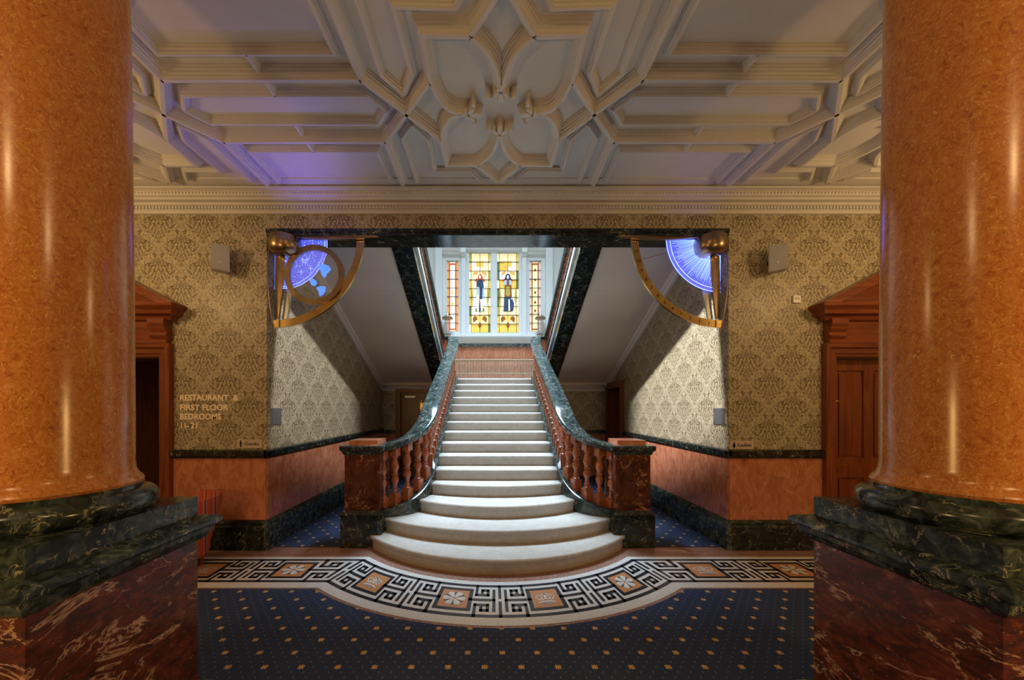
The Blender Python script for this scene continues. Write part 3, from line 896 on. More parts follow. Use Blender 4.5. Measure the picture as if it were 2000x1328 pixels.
# ================================================================ STAIRCASE
stair = thing('staircase', (0, 5.0, 0), 'grand central stone staircase with curved bottom steps and marble balustrades', 'staircase')
def arcfront(y0, xt, yt, n=28):
    sag = yt - y0
    R = (xt * xt + sag * sag) / (2 * sag)
    th = math.asin(xt / R)
    return [(R * math.sin(-th + 2 * th * i / n), y0 + R - R * math.cos(-th + 2 * th * i / n)) for i in range(n + 1)]
fronts = {1: (3.42, 1.53, 4.13), 2: (3.79, 1.43, 4.27), 3: (4.18, 1.04, 4.52), 4: (4.585, 0.90, 4.76), 5: (4.905, 0.87, 4.95)}
def front(n):
    if n in fronts:
        return arcfront(*fronts[n])
    y = 4.905 + GO * (n - 5)
    return [(-0.87, y), (0.87, y)]
def offset_in(pts, d):
    """shift a front line back by d"""
    return [(x * (1 - d * 0.25), y + d) for x, y in pts]
for n in range(1, 16):
    fr = front(n)
    yb = (4.905 + GO * (n - 4)) if n >= 5 else fronts[n][2] + 0.42
    xb = 0.87 if n >= 4 else 1.0
    if n == 15: yb = 8.19
    z1 = n * RISE
    body = offset_in(fr, 0.028) + [(xb, yb), (-xb, yb)]
    zb = 0.0 if n <= 4 else z1 - 2 * RISE - 0.02
    st = MB().prism(body, zb, z1 - 0.035, XY).build('step', MT['stone'], stair)
    tr = MB()
    # tread slab with a rounded nosing
    lv = [(0.014, z1 - 0.045), (0.004, z1 - 0.040), (0.0, z1 - 0.026), (0.003, z1 - 0.010), (0.014, z1)]
    rows = [[(x, y, z) for (x, y) in offset_in(fr, d)] for d, z in lv]
    m = len(fr)
    vs = [p for r in rows for p in r]
    fs = [(i * m + j, i * m + j + 1, (i + 1) * m + j + 1, (i + 1) * m + j) for i in range(len(lv) - 1) for j in range(m - 1)]
    b0 = len(vs)
    vs += [(xb, yb, z1), (-xb, yb, z1), (xb, yb, z1 - 0.045), (-xb, yb, z1 - 0.045)]
    top = [(len(lv) - 1) * m + j for j in range(m)] + [b0, b0 + 1]
    bot = [j for j in range(m)][::-1] + [b0 + 3, b0 + 2]
    fs += [tuple(top), tuple(bot), (b0, b0 + 2, b0 + 3, b0 + 1)]
    fs += [tuple([i * m + m - 1 for i in range(len(lv))] + [b0, b0 + 2]), tuple([i * m for i in range(len(lv))][::-1] + [b0 + 3, b0 + 1])]
    tr.add(vs, fs)
    tr.build('tread', MT['stone'], st, smooth=40)

# turned baluster, square blocks top and bottom, built once
def baluster_mesh(H):
    b = MB()
    b.box(-0.052, 0.052, -0.052, 0.052, -0.10, 0.13)
    prof = [(0.050, 0.13), (0.052, 0.145), (0.040, 0.155), (0.030, 0.17), (0.036, 0.185), (0.036, 0.195), (0.026, 0.21), (0.030, 0.25), (0.046, 0.29), (0.050, 0.315), (0.042, 0.345),
            (0.028, 0.365), (0.042, 0.375), (0.042, 0.388), (0.030, 0.40), (0.036, 0.42), (0.050, 0.46), (0.046, 0.50), (0.032, 0.55), (0.028, 0.575), (0.040, 0.585), (0.040, 0.60), (0.048, 0.61)]
    k = (H - 0.09) / 0.61
    b.lathe([(r, 0.13 + (z - 0.13) * (H - 0.09 - 0.13) / (0.61 - 0.13)) for r, z in prof], 14)
    b.box(-0.048, 0.048, -0.048, 0.048, H - 0.09, H + 0.045)
    return b.mesh('baluster', MT['baluster'], smooth=35)
BAL = baluster_mesh(0.70)
BALU = baluster_mesh(0.60)
RAIL = [(-0.125, -0.035), (-0.112, -0.085), (-0.07, -0.10), (0.07, -0.10), (0.112, -0.085), (0.125, -0.035), (0.115, -0.010), (0.09, 0.0), (-0.09, 0.0), (-0.115, -0.010)]
def cat3(pts, n=6):
    out = []
    P = [Vector(p) for p in ([pts[0]] + list(pts) + [pts[-1]])]
    for i in range(1, len(P) - 2):
        for j in range(n):
            t = j / n
            out.append(0.5 * ((2 * P[i]) + (-P[i - 1] + P[i + 1]) * t + (2 * P[i - 1] - 5 * P[i] + 4 * P[i + 1] - P[i + 2]) * t * t
                              + (-P[i - 1] + 3 * P[i] - 3 * P[i + 1] + P[i + 2]) * t ** 3))
    out.append(P[-2])
    return out
SL = RISE / GO
def noseline(y): return 0.782 + (y - 4.905) * SL
kz = lambda y: noseline(y) + 0.06
for s in (-1, 1):
    key = cat3([(1.50, 4.29, 0.395), (1.31, 4.365, 0.435), (1.146, 4.46, 0.50), (1.035, 4.62, 0.60), (0.968, 4.81, 0.745), (0.95, 5.05, kz(5.05)), (0.95, 5.35, kz(5.35))])
    path = [Vector((s * p.x, p.y, p.z)) for p in key] + [Vector((s * 0.95, 8.15, kz(8.15)))]
    bal = thing('stair_balustrade', (s * 1.2, 4.6, 0), 'sweeping marble handrail with red turned balusters beside the %s dial passage' % ('star map' if s < 0 else 'sun ray'), 'balustrade', 'lower flight balustrades')
    # kerb: moulded top over a solid marble string
    kb = MB().sweep(path, [(-0.09, -0.34), (0.09, -0.34), (0.09, -0.05), (0.10, -0.04), (0.10, -0.008), (0.088, 0.0), (-0.088, 0.0), (-0.10, -0.008), (-0.10, -0.04), (-0.09, -0.05)])
    kb.build('kerb', MT['rail'], bal)
    sp = MB()
    for a, b_ in zip(path, path[1:]):
        t = (b_ - a); nrm = Vector((t.y, -t.x, 0)).normalized() * 0.08
        v = [a - nrm, b_ - nrm, b_ + nrm, a + nrm]
        sp.add([(q.x, q.y, 0.0) for q in v] + [(q.x, q.y, q.z - 0.3) for q in v],
               [(0, 1, 2, 3), (4, 5, 6, 7), (0, 1, 5, 4), (1, 2, 6, 5), (2, 3, 7, 6), (3, 0, 4, 7)])
    sp.build('string_wall', MT['black_marble'], bal)
    rp = [p + Vector((0, 0, 0.80)) for p in path[:-1]]
    rp[0] = Vector((s * 1.50, 4.29, 1.20)); 
    rp += [Vector((s * 0.95, 7.75, kz(7.75) + 0.80)), Vector((s * 0.95, 8.02, kz(8.02) + 0.84)), Vector((s * 0.97, 8.18, kz(8.15) + 0.93)), Vector((s * 1.03, 8.32, kz(8.15) + 0.97)), Vector((s * 1.18, 8.42, kz(8.15) + 0.98))]
    MB().sweep(rp, RAIL).build('handrail', MT['rail'], bal, smooth=30)
    for (x, y, z) in ((1.42, 4.325, 0.405), (1.285, 4.378, 0.44), (1.15, 4.455, 0.50), (1.045, 4.60, 0.585), (0.98, 4.765, 0.71)):
        inst('baluster', BAL, bal, (s * x, y, z), 0.4 * s)
    y = 4.94
    while y < 8.1:
        inst('baluster', BAL, bal, (s * 0.95, y, kz(y)))
        y += 0.165
    # newel pedestal at the foot
    nw = thing('newel_post', (s * 1.61, 4.345, 0), 'dark red veined marble newel post beside the bottom steps and %s dial passage' % ('star map' if s < 0 else 'sun ray'), 'newel post', 'newel posts')
    X, Y = s * 1.61, 4.345
    def sq(h, z0, z1): return MB().box(X - h, X + h, Y - h, Y + h, z0, z1)
    bs = sq(0.245, 0, 0.39)
    bs.add([(X + a * 0.245, Y + c * 0.245, 0.39) for a, c in ((-1, -1), (1, -1), (1, 1), (-1, 1))] + [(X + a * 0.215, Y + c * 0.215, 0.435) for a, c in ((-1, -1), (1, -1), (1, 1), (-1, 1))],
           [(4, 5, 6, 7), (0, 1, 5, 4), (1, 2, 6, 5), (2, 3, 7, 6), (3, 0, 4, 7)])
    bs.build('newel_base', MT['black_marble'], nw)
    di = sq(0.207, 0.43, 1.10); di.build('newel_die', MT['newel_marble'], nw)
    pn = MB().box(X - 0.16, X + 0.16, Y - 0.213, Y - 0.205, 0.50, 1.04); pn.build('raised_panel', MT['newel_marble'], nw)
    cpb = MB()
    lv = [(0.21, 1.09), (0.225, 1.11), (0.228, 1.13), (0.25, 1.15), (0.255, 1.19), (0.245, 1.205)]
    vs = [(X + a * h, Y + c * h, z) for h, z in lv for a, c in ((-1, -1), (1, -1), (1, 1), (-1, 1))]
    fs = [(i * 4 + j, i * 4 + (j + 1) % 4, i * 4 + 4 + (j + 1) % 4, i * 4 + 4 + j) for i in range(len(lv) - 1) for j in range(4)] + [(0, 1, 2, 3), tuple(20 + j for j in range(4))]
    cpb.add(vs, fs); cpb.build('newel_cap', MT['rail'], nw)
    tb = sq(0.17, 1.20, 1.262); tb.build('top_block', MT['pink_marble'], nw)

    # ---- upper flight returning towards the hall
    SOF = lambda y: 2.2 + SL * (8.3 - y)
    fl_ = thing('upper_flight', (s * 2.0, 6.3, 2.2), 'sloping cream plaster underside of the upper stair flight behind the %s dial' % ('star map' if s < 0 else 'sun ray'), 'stair flight', 'upper stair flights')
    top = []
    y = 8.19; z = ZL
    while y > 4.75:
        z += RISE
        top += [(y, z), (y - GO, z)]; y -= GO
    poly_ = [(8.19, SOF(8.19))] + [(8.19, ZL)] + top + [(4.37, top[-1][1]), (4.37, SOF(4.37))]
    x0, x1 = sorted((s * 1.40, s * XO))
    MB().prism(poly_, x0, x1, YZ).build('flight_slab', MT['soffit'], fl_)
    # shallow plaster joint beads across the soffit
    for yj in (5.55, 6.95):
        MB().prism([(yj, SOF(yj) + 0.01), (yj + 0.012, SOF(yj + 0.012) + 0.01), (yj + 0.012, SOF(yj + 0.012) - 0.003), (yj, SOF(yj) - 0.003)], x0, x1, YZ).build('plaster_joint', MT['soffit'], fl_)
    bandp = lambda a, b_: [(8.30, SOF(8.30) + a), (4.37, SOF(4.37) + a), (4.37, SOF(4.37) + b_), (8.30, SOF(8.30) + b_)]
    def rake(a0, a1, h0, h1, name, m_, par):
        q0, q1 = sorted((s * a0, s * a1))
        return MB().prism(bandp(h0, h1), q0, q1, YZ).build(name, m_, par)
    rake(1.155, 1.405, -0.04, 0.17, 'black_string', MT['black_marble'], fl_)
    rake(1.405, 1.45, -0.025, 0.02, 'string_bead', MT['black_marble'], fl_)
    rake(1.128, 1.40, 0.17, 0.215, 'string_moulding', MT['white'], fl_)
    rake(1.15, 1.40, 0.215, 0.24, 'string_fillet', MT['black_marble'], fl_)
    rake(1.14, 1.40, 0.24, 0.28, 'string_moulding', MT['white'], fl_)
    rake(1.16, 1.40, 0.28, 0.40, 'string_face', MT['rail'], fl_)
    rake(1.14, 1.41, 0.40, 0.44, 'string_capping', MT['rail'], fl_)
    rake(XO - 0.09, XO, -0.05, 0.0, 'wall_moulding', MT['white'], fl_)
    rake(XO - 0.045, XO, -0.10, -0.05, 'wall_moulding', MT['white'], fl_)
    ub = thing('upper_balustrade', (s * 1.28, 6.3, 2.6), 'marble balustrade climbing above the black string behind the %s dial' % ('star map' if s < 0 else 'sun ray'), 'balustrade', 'upper flight balustrades')
    y = 8.08
    while y > 4.5:
        inst('baluster', BALU, ub, (s * 1.28, y, SOF(y) + 0.44))
        y -= 0.165
    rp = [(s * 1.28, 4.40, SOF(4.40) + 1.13), (s * 1.28, 8.0, SOF(8.0) + 1.13), (s * 1.27, 8.25, SOF(8.2) + 1.12), (s * 1.18, 8.42, kz(8.15) + 0.98)]
    MB().sweep(rp, [(a * 0.8, b_ * 0.9) for a, b_ in RAIL]).build('handrail', MT['rail'], ub, smooth=30)

    lp = MB().box(*sorted((s * 1.02, s * 1.34)), 8.27, 8.56, ZL, kz(8.15) + 0.87)
    lpo = lp.build('landing_newel', MT['baluster'])
    tag(lpo, 'square red marble landing post where the handrail ends on the %s dial side' % ('star map' if s < 0 else 'sun ray'), 'newel post', 'landing newels')

# lanterns on the window sill
for s in (-1, 1):
    X = s * 1.30
    Yl, Zl = YWIN - 0.09, 3.70
    ln = thing('sill_lantern', (X, Yl, Zl), 'small bronze topped glass lantern on the window sill at the %s side light' % ('red bordered' if s < 0 else 'brown bordered'), 'lantern', 'sill lanterns')
    MB().lathe([(0.10, 0), (0.10, 0.02), (0.05, 0.03)], 16, X, Yl - 0.06, Zl).build('lantern_base', MT['bronze'], ln, smooth=40)
    MB().lathe([(0.09, 0.02), (0.09, 0.45)], 16, X, Yl - 0.06, Zl).build('glass_cylinder', MT['clear_glass'], ln, smooth=40)
    MB().lathe([(0.15, 0.44), (0.155, 0.47), (0.12, 0.51), (0.05, 0.54), (0.02, 0.60), (0.005, 0.62)], 16, X, Yl - 0.06, Zl).build('lantern_top', MT['bronze'], ln, smooth=40)

# ================================================================ DOORS
def pediment_door(idx, s):
    D = struct(thing('door_%d' % idx, (s * 4.44, YW, 0)))
    cx = s * 4.44
    fx = lambda a: cx + a            # a measured from door centre
    def both(f):
        for sg in (-1, 1): f(sg)
    def jamb(sg):
        a0, a1 = 0.50, 0.65
        b = MB()
        for (u0, u1, d) in ((0.50, 0.535, 0.03), (0.535, 0.60, 0.045), (0.60, 0.65, 0.07)):
            q0, q1 = sorted((fx(sg * u0), fx(sg * u1)))
            b.box(q0, q1, YW - d, YW + 0.02, 0, 2.25 + u0 - 0.5)
        b.build('architrave_post', MT['mahogany'], D)
    both(jamb)
    h = MB()
    for (u0, u1, d) in ((0.50, 0.535, 0.03), (0.535, 0.60, 0.045), (0.60, 0.65, 0.07)):
        h.box(fx(-u1), fx(u1), YW - d, YW + 0.02, 2.25 + u0 - 0.5, 2.25 + u1 - 0.5)
    h.build('architrave_head', MT['mahogany_h'], D)
    MB().box(fx(-0.60), fx(0.60), YW - 0.05, YW, 2.40, 2.68).build('frieze', MT['mahogany_h'], D)
    MB().box(fx(-0.62), fx(0.62), YW - 0.075, YW, 2.40, 2.44).build('frieze_bead', MT['mahogany_h'], D)
    def console(sg):
        q0, q1 = sorted((fx(sg * 0.44), fx(sg * 0.63)))
        MB().prism([(YW, 2.44), (YW - 0.06, 2.44), (YW - 0.09, 2.48), (YW - 0.075, 2.52), (YW - 0.10, 2.56), (YW - 0.12, 2.62), (YW - 0.11, 2.68), (YW, 2.68)], q0, q1, YZ).build('console', MT['mahogany_h'], D)
    both(console)
    cprof = [(0.0, 2.66), (0.08, 2.66), (0.10, 2.70), (0.15, 2.72), (0.16, 2.76), (0.20, 2.80), (0.205, 2.83), (0.0, 2.83)]
    b = MB()
    vs = []
    for (d, z) in cprof:
        for sg in (-1, 1):
            vs.append((fx(sg * (0.60 + d)), YW - d, z))
    n = len(cprof)
    fs = [(2 * i, 2 * i + 1, 2 * ((i + 1) % n) + 1, 2 * ((i + 1) % n)) for i in range(n)]
    b.add(vs, fs)
    for sg in (0, 1):      # returns to the wall
        base = len(b.v)
        pv = []
        sgn = -1 if sg == 0 else 1
        for (d, z) in cprof:
            pv += [(fx(sgn * (0.60 + d)), YW - d, z), (fx(sgn * (0.60 + d)), YW, z)]
        b.add(pv, [(2 * i, 2 * i + 1, 2 * i + 3, 2 * i + 2) for i in range(n - 1)])
    b.build('door_cornice', MT['mahogany_h'], D)
    MB().prism([(fx(-0.66), 2.83), (fx(0.66), 2.83), (fx(0), 3.17)], YW - 0.05, YW, XZ).build('tympanum', MT['mahogany_h'], D)
    def raker(sg):
        MB().prism([(fx(sg * 0.79), 2.83), (fx(sg * 0.62), 2.83), (fx(0), 3.13), (fx(0), 3.23)], YW - 0.18, YW, XZ).build('raking_cornice', MT['mahogany_h'], D)
        MB().prism([(fx(sg * 0.80), 2.835), (fx(sg * 0.77), 2.835), (fx(0), 3.215), (fx(0), 3.25)], YW - 0.20, YW, XZ).build('raking_fillet', MT['mahogany_h'], D)
    both(raker)
    lin = MB()
    for sg in (-1, 1):
        lin.box(*sorted((fx(sg * 0.5), fx(sg * 0.485))), YW, YT, 0, 2.25)
    lin.box(fx(-0.5), fx(0.5), YW, YT, 2.235, 2.25)
    lin.build('door_lining', MT['brown_wood'], D)
    return D, fx
d1, fx1 = pediment_door(1, -1)
MB().box(fx1(-0.60), fx1(0.60), 5.60, 5.65, 0, 2.40).build('lobby_back', MT['brown_wood'], d1)
for sg in (-1, 1):
    MB().box(*sorted((fx1(sg * 0.55), fx1(sg * 0.60))), YT, 5.60, 0, 2.40).build('lobby_side', MT['brown_wood'], d1)
MB().box(fx1(-0.60), fx1(0.60), YT, 5.60, 2.35, 2.40).build('lobby_ceiling', MT['brown_wood'], d1)
q = MB().box(fx1(0.30), fx1(0.485), YT - 0.05, YT - 0.02, 0, 2.235); q.build('lobby_post', MT['brown_wood'], d1)
d2, fx2 = pediment_door(2, 1)
yl = YW + 0.09
leaf = MB().box(fx2(-0.485), fx2(0.485), yl + 0.02, yl + 0.05, 0.01, 2.235)
for (u0, u1) in ((-0.485, -0.37), (-0.055, 0.055), (0.37, 0.485)):
    leaf.box(fx2(u0), fx2(u1), yl, yl + 0.02, 0.01, 2.235)
for (z0, z1) in ((0.01, 0.24), (0.82, 1.05), (2.10, 2.235)):
    for (u0, u1) in ((-0.37, -0.055), (0.055, 0.37)):
        leaf.box(fx2(u0), fx2(u1), yl, yl + 0.02, z0, z1)
lf = leaf.build('door_leaf', MT['mahogany'], d2)
for u0 in (-0.37, 0.055):
    for (z0, z1) in ((0.24, 0.82), (1.05, 2.10)):
        MB().prism([(fx2(u0 + 0.03), z0 + 0.03), (fx2(u0 + 0.285), z0 + 0.03), (fx2(u0 + 0.285), z1 - 0.03), (fx2(u0 + 0.03), z1 - 0.03)], yl + 0.008, yl + 0.022, XZ).build('door_panel', MT['mahogany'], lf)
hd = MB()
hx = fx2(-0.44)
hd.lathe([(0.026, 0), (0.026, 0.006), (0.02, 0.008)], 14)
hd.v = [(hx + x, yl - z, 0.985 + y) for x, y, z in hd.v]
hd.box(hx - 0.007, hx + 0.007, yl - 0.05, yl, 0.978, 0.992); hd.box(hx - 0.01, hx + 0.10, yl - 0.06, yl - 0.045, 0.977, 0.993)
hd.build('door_handle', MT['brass'], lf)
# wheelchair symbol on the stile
wc = MB()
ox, oz = fx2(-0.415), 1.775
ring = [(ox + 0.002 + 0.034 * math.cos(a), yl - 0.003, oz - 0.022 + 0.034 * math.sin(a)) for a in [PI * 0.75 + i * PI * 1.15 / 12 for i in range(13)]]
wc.tube(ring, 0.0045, 6)
wc.tube([(ox - 0.004, yl - 0.003, oz + 0.034), (ox - 0.002, yl - 0.003, oz - 0.004), (ox + 0.028, yl - 0.003, oz - 0.006), (ox + 0.043, yl - 0.003, oz - 0.045), (ox + 0.054, yl - 0.003, oz - 0.042)], 0.005, 6)
wc.tube([(ox - 0.004, yl - 0.003, oz + 0.018), (ox + 0.024, yl - 0.003, oz + 0.016)], 0.004, 6)
wc.lathe([(0.009, -0.002), (0.009, 0.002)], 10, ox - 0.005, yl - 0.003, oz + 0.047)
wc.build('wheelchair_symbol', MT['brass'], lf)

# brown door in the rear wall
d3 = struct(thing('door_3', ((DL0 + DL1) / 2, YB, 0)))
for (a, b_) in ((DL0 - 0.12, DL0), (DL1, DL1 + 0.12)):
    MB().box(a, b_, YB - 0.05, YB + 0.02, 0, DLT + 0.12).build('architrave_post', MT['brown_wood'], d3)
MB().box(DL0, DL1, YB - 0.05, YB + 0.02, DLT, DLT + 0.12).build('architrave_head', MT['brown_wood'], d3)
lf3 = MB().box(DL0, DL1, YB + 0.04, YB + 0.09, 0.01, DLT).build('door_leaf', MT['brown_wood'], d3)
for z0, z1 in ((0.25, 0.9), (1.1, 1.85)):
    MB().box(DL0 + 0.12, DL1 - 0.12, YB + 0.03, YB + 0.041, z0, z1).build('door_panel', MT['brown_wood'], lf3)
MB().box(DL0 + 0.10, DL0 + 0.36, YB - 0.01, YB + 0.04, 1.90, 1.95).build('door_closer', MT['steel'], lf3)
em = MB(); ex = px(823, 788, YB).x
em.lathe([(0.03, -0.012), (0.03, 0.012)], 10, ex, YB + 0.02, 1.82); em.box(ex - 0.035, ex + 0.035, YB + 0.015, YB + 0.03, 1.63, 1.78); em.box(ex - 0.022, ex + 0.022, YB + 0.015, YB + 0.03, 1.55, 1.63)
em.build('gents_symbol', MT['brass'], lf3)
# dark doorway in the right passage wall
d4 = struct(thing('door_4', (XO, 7.8, 0)))
for (a, b_) in ((7.28, 7.40), (8.20, 8.32)):
    MB().box(XO - 0.06, XO + 0.26, a, b_, 0, 2.24).build('architrave_post', MT['mahogany'], d4)
MB().box(XO - 0.06, XO + 0.26, 7.40, 8.20, 2.10, 2.24).build('architrave_head', MT['mahogany'], d4)
MB().box(XO + 0.20, XO + 0.26, 7.40, 8.20, 0, 2.10).build('door_leaf', MT['brown_wood'], d4)

# ================================================================ COLUMNS
for s in (-1, 1):
    X, Y = s * 1.937, 1.475
    H = 0.335
    co = thing('marble_column', (X, Y, 0), 'massive orange marble column on green and dark red pedestal %s' % ('in front of the striped armchair' if s < 0 else 'in front of the wheelchair symbol door'), 'column', 'hall columns')
    def sqlev(lv):
        b = MB()
        vs = [(X + a * h, Y + c * h, z) for h, z in lv for a, c in ((-1, -1), (1, -1), (1, 1), (-1, 1))]
        fs = [(i * 4 + j, i * 4 + (j + 1) % 4, i * 4 + 4 + (j + 1) % 4, i * 4 + 4 + j) for i in range(len(lv) - 1) for j in range(4)]
        fs += [(3, 2, 1, 0), tuple((len(lv) - 1) * 4 + j for j in range(4))]
        return b.add(vs, fs)
    sqlev([(H + 0.06, 0.007), (H + 0.06, 0.17), (H + 0.045, 0.185), (H + 0.05, 0.20), (H + 0.01, 0.235), (H, 0.235)]).build('pedestal_base', MT['green_marble'], co)
    sqlev([(H, 0.23), (H, 0.98)]).build('pedestal_die', MT['red_marble'], co)
    sqlev([(H + 0.002, 0.965), (H + 0.012, 0.968), (H + 0.03, 0.985), (H + 0.045, 1.01), (H + 0.05, 1.035), (H + 0.068, 1.04), (H + 0.074, 1.05), (H + 0.074, 1.065), (H + 0.06, 1.08), (H + 0.01, 1.095)]).build('pedestal_cap', MT['green_marble'], co)
    sqlev([(H, 1.09), (H, 1.19)]).build('plinth', MT['green_marble'], co)
    tor = [(0.30, 1.188), (0.318, 1.192)] + [(0.288 + 0.044 * math.cos(a), 1.24 + 0.048 * math.sin(a)) for a in [-PI / 2 * 0.8 + i * PI * 0.85 / 10 for i in range(11)]] + [(0.280, 1.292), (0.280, 1.308), (0.272, 1.312)]
    MB().lathe(tor, 72, X, Y).build('base_torus', MT['green_marble'], co, smooth=35)
    sh = [(0.276, 1.31), (0.281, 1.322), (0.276, 1.335), (0.262, 1.348), (0.253, 1.372), (0.2495, 1.41)]
    sh += [(0.2495 - 0.016 * (t / 12) ** 1.6, 1.41 + 2.19 * t / 12) for t in range(1, 13)]
    MB().lathe(sh, 96, X, Y).build('shaft', MT['orange_marble'], co, smooth=35)
    cap = [(0.232, 3.59), (0.25, 3.60), (0.255, 3.63), (0.236, 3.65), (0.236, 3.72), (0.26, 3.75), (0.30, 3.83), (0.335, 3.85)]
    MB().lathe(cap, 64, X, Y).build('capital', MT['plaster'], co, smooth=35)
    sqlev([(0.35, 3.845), (0.35, 3.95), (0.30, 3.95), (0.30, 4.15)]).build('abacus', MT['plaster'], co)

# ================================================================ TEXT
def text_mesh(txt, size, name, bold=0.0):
    c = bpy.data.curves.new(name, 'FONT')
    c.body = txt; c.size = size; c.extrude = 0.0015; c.resolution_u = 3
    c.offset = bold
    o = bpy.data.objects.new(name, c)
    COL.objects.link(o)
    bpy.context.view_layer.update()
    me = bpy.data.meshes.new_from_object(o.evaluated_get(bpy.context.evaluated_depsgraph_get()))
    bpy.data.objects.remove(o, do_unlink=True)
    return me
def text(txt, loc, size, mat, parent, name, width=None, rot=(PI / 2, 0, 0), bold=0.0):
    me = text_mesh(txt, size, name, bold)
    me.materials.clear(); me.materials.append(mat)
    xs_ = [v.co.x for v in me.vertices]
    k = width / (max(xs_) - min(xs_)) if width else 1.0
    o = bpy.data.objects.new(name, me)
    COL.objects.link(o)
    o.parent = parent
    o.location = Vector(loc) - origin(parent)
    o.rotation_euler = rot
    o.scale = (k, 1, 1)
    return o
sg_ = thing('wall_lettering', px(351, 836, YW), 'cream raised lettering RESTAURANT & FIRST FLOOR BEDROOMS 11-21 on the gold wallpaper', 'sign')
for tx, x0, x1, yb in (('RESTAURANT', 351, 445, 782), ('&', 455, 466, 782), ('FIRST', 351, 389, 801), ('FLOOR', 395, 445, 801), ('BEDROOMS', 351, 431, 819), ('11', 351, 360, 836.5), ('-', 363, 369, 836.5), ('21', 372, 385, 836.5)):
    p = px(x0, yb, YW - 0.004)
    text(tx, (p.x, YW - 0.003, p.z), 0.094, MT['lettering'], sg_, 'text_word', (x1 - x0) * YW / F, bold=0.0022)
def plaque(x0, x1, y0, y1, txt, word):
    a, b_ = px(x0, y1, YW), px(x1, y0, YW)
    P_ = thing('toilet_sign', (a.x, YW, a.z), 'small bronze plaque reading %s with a figure, above the black dado rail' % word, 'sign')
    MB().box(a.x, b_.x, YW - 0.008, YW, a.z, b_.z).build('plate', MT['plaque'], P_)
    hgt = b_.z - a.z
    text(word, (a.x + 0.30 * (b_.x - a.x), YW - 0.010, a.z + hgt * 0.33), hgt * 0.55, MT['black'], P_, 'text_line', 0.58 * (b_.x - a.x))
    f = MB(); fx_ = a.x + 0.15 * (b_.x - a.x); y_ = YW - 0.011
    f.prism([(fx_ + 0.008 * math.cos(t * PI / 4), a.z + hgt * 0.82 + 0.008 * math.sin(t * PI / 4)) for t in range(8)], y_, y_ + 0.003, XZ)
    f.prism([(fx_ - 0.012, a.z + hgt * 0.45), (fx_ + 0.012, a.z + hgt * 0.45), (fx_ + 0.011, a.z + hgt * 0.71), (fx_ - 0.011, a.z + hgt * 0.71)], y_, y_ + 0.003, XZ)
    if word == 'Ladies':
        f.prism([(fx_ - 0.018, a.z + hgt * 0.33), (fx_ + 0.018, a.z + hgt * 0.33), (fx_ + 0.008, a.z + hgt * 0.6), (fx_ - 0.008, a.z + hgt * 0.6)], y_, y_ + 0.003, XZ)
    f.box(fx_ - 0.009, fx_ - 0.002, y_, y_ + 0.003, a.z + hgt * 0.12, a.z + hgt * 0.46); f.box(fx_ + 0.002, fx_ + 0.009, y_, y_ + 0.003, a.z + hgt * 0.12, a.z + hgt * 0.46)
    f.build('figure_symbol', MT['black'], P_)
plaque(464, 512, 858, 875, None, 'Gents')
plaque(1426, 1471, 861, 877, None, 'Ladies')

# steel plates at the start of the passages
for s, (a, b_) in ((-1, (524, 547)), (1, (1396, 1420))):
    d0 = abs((s * XO - CX) * F / ((a if s < 0 else b_) - VPX)); d1_ = abs((s * XO - CX) * F / ((b_ if s < 0 else a) - VPX))
    z1 = CZ + (VPY - 797) * d0 / F; z0 = CZ - (830 - VPY) * d0 / F
    pl_ = MB().box(*sorted((s * (XO - 0.006), s * (XO - 0.018))), d0 + 0.02, d1_, z0, z1 + 0.0).build('wall_plate', MT['steel'])
    tag(pl_, 'blank brushed steel plate on the silvery wallpaper below the %s dial' % ('star map' if s < 0 else 'sun ray'), 'plate', 'steel wall plates')
    for yy in (d0 + 0.035, d1_ - 0.015):
        for zz in (z0 + 0.02, z1 - 0.02):
            MB().box(*sorted((s * (XO - 0.018), s * (XO - 0.022))), yy - 0.006, yy + 0.006, zz - 0.006, zz + 0.006).build('screw', MT['bronze'], pl_)

# ---- loudspeakers
for s, (a, b_, y0, y1) in ((-1, (418, 447, 482, 531)), (1, (1494, 1540, 482, 531))):
    c = px((a + b_) / 2, (y0 + y1) / 2, YW - 0.12)
    sp = thing('loudspeaker', (c.x, YW - 0.13, c.z), 'grey wedge loudspeaker bracketed to the gold wallpaper %s' % ('above the lettering' if s < 0 else 'above the white thermostat'), 'loudspeaker', 'wall loudspeakers')
    yaw = -s * 0.62; tilt = 0.13
    R = Matrix.Rotation(yaw, 3, 'Z') @ Matrix.Rotation(tilt, 3, 'X')
    def rot(b):
        b.v = [tuple(R @ Vector(v) + sp.location) for v in b.v]; return b
    bd = MB().prism([(-0.085, -0.075), (0.085, -0.075), (0.055, 0.075), (-0.055, 0.075)], -0.14, 0.14, XY)
    rot(bd).build('cabinet', MT['grey_plastic'], sp)
    gl = MB().box(-0.078, 0.078, -0.083, -0.075, -0.132, 0.132)
    rot(gl).build('speaker_grille', MT['grey_plastic'], sp)
    lg = MB().box(-0.008, 0.008, -0.086, -0.083, -0.06, -0.045); rot(lg).build('badge', MT['white_plastic'], sp)
    MB().box(c.x - 0.015, c.x + 0.015, YW - 0.09, YW, c.z - 0.02, c.z + 0.02).build('wall_bracket', MT['black'], sp)
tp = px(1554, 585, YW)
th = thing('thermostat', (tp.x, YW, tp.z), 'small white square thermostat on the gold wallpaper', 'thermostat')
MB().box(tp.x - 0.042, tp.x + 0.042, YW - 0.022, YW, tp.z - 0.042, tp.z + 0.042).build('housing', MT['white_plastic'], th)
MB().box(tp.x - 0.025, tp.x + 0.025, YW - 0.026, YW - 0.022, tp.z - 0.004, tp.z + 0.018).build('display', MT['grey_plastic'], th)

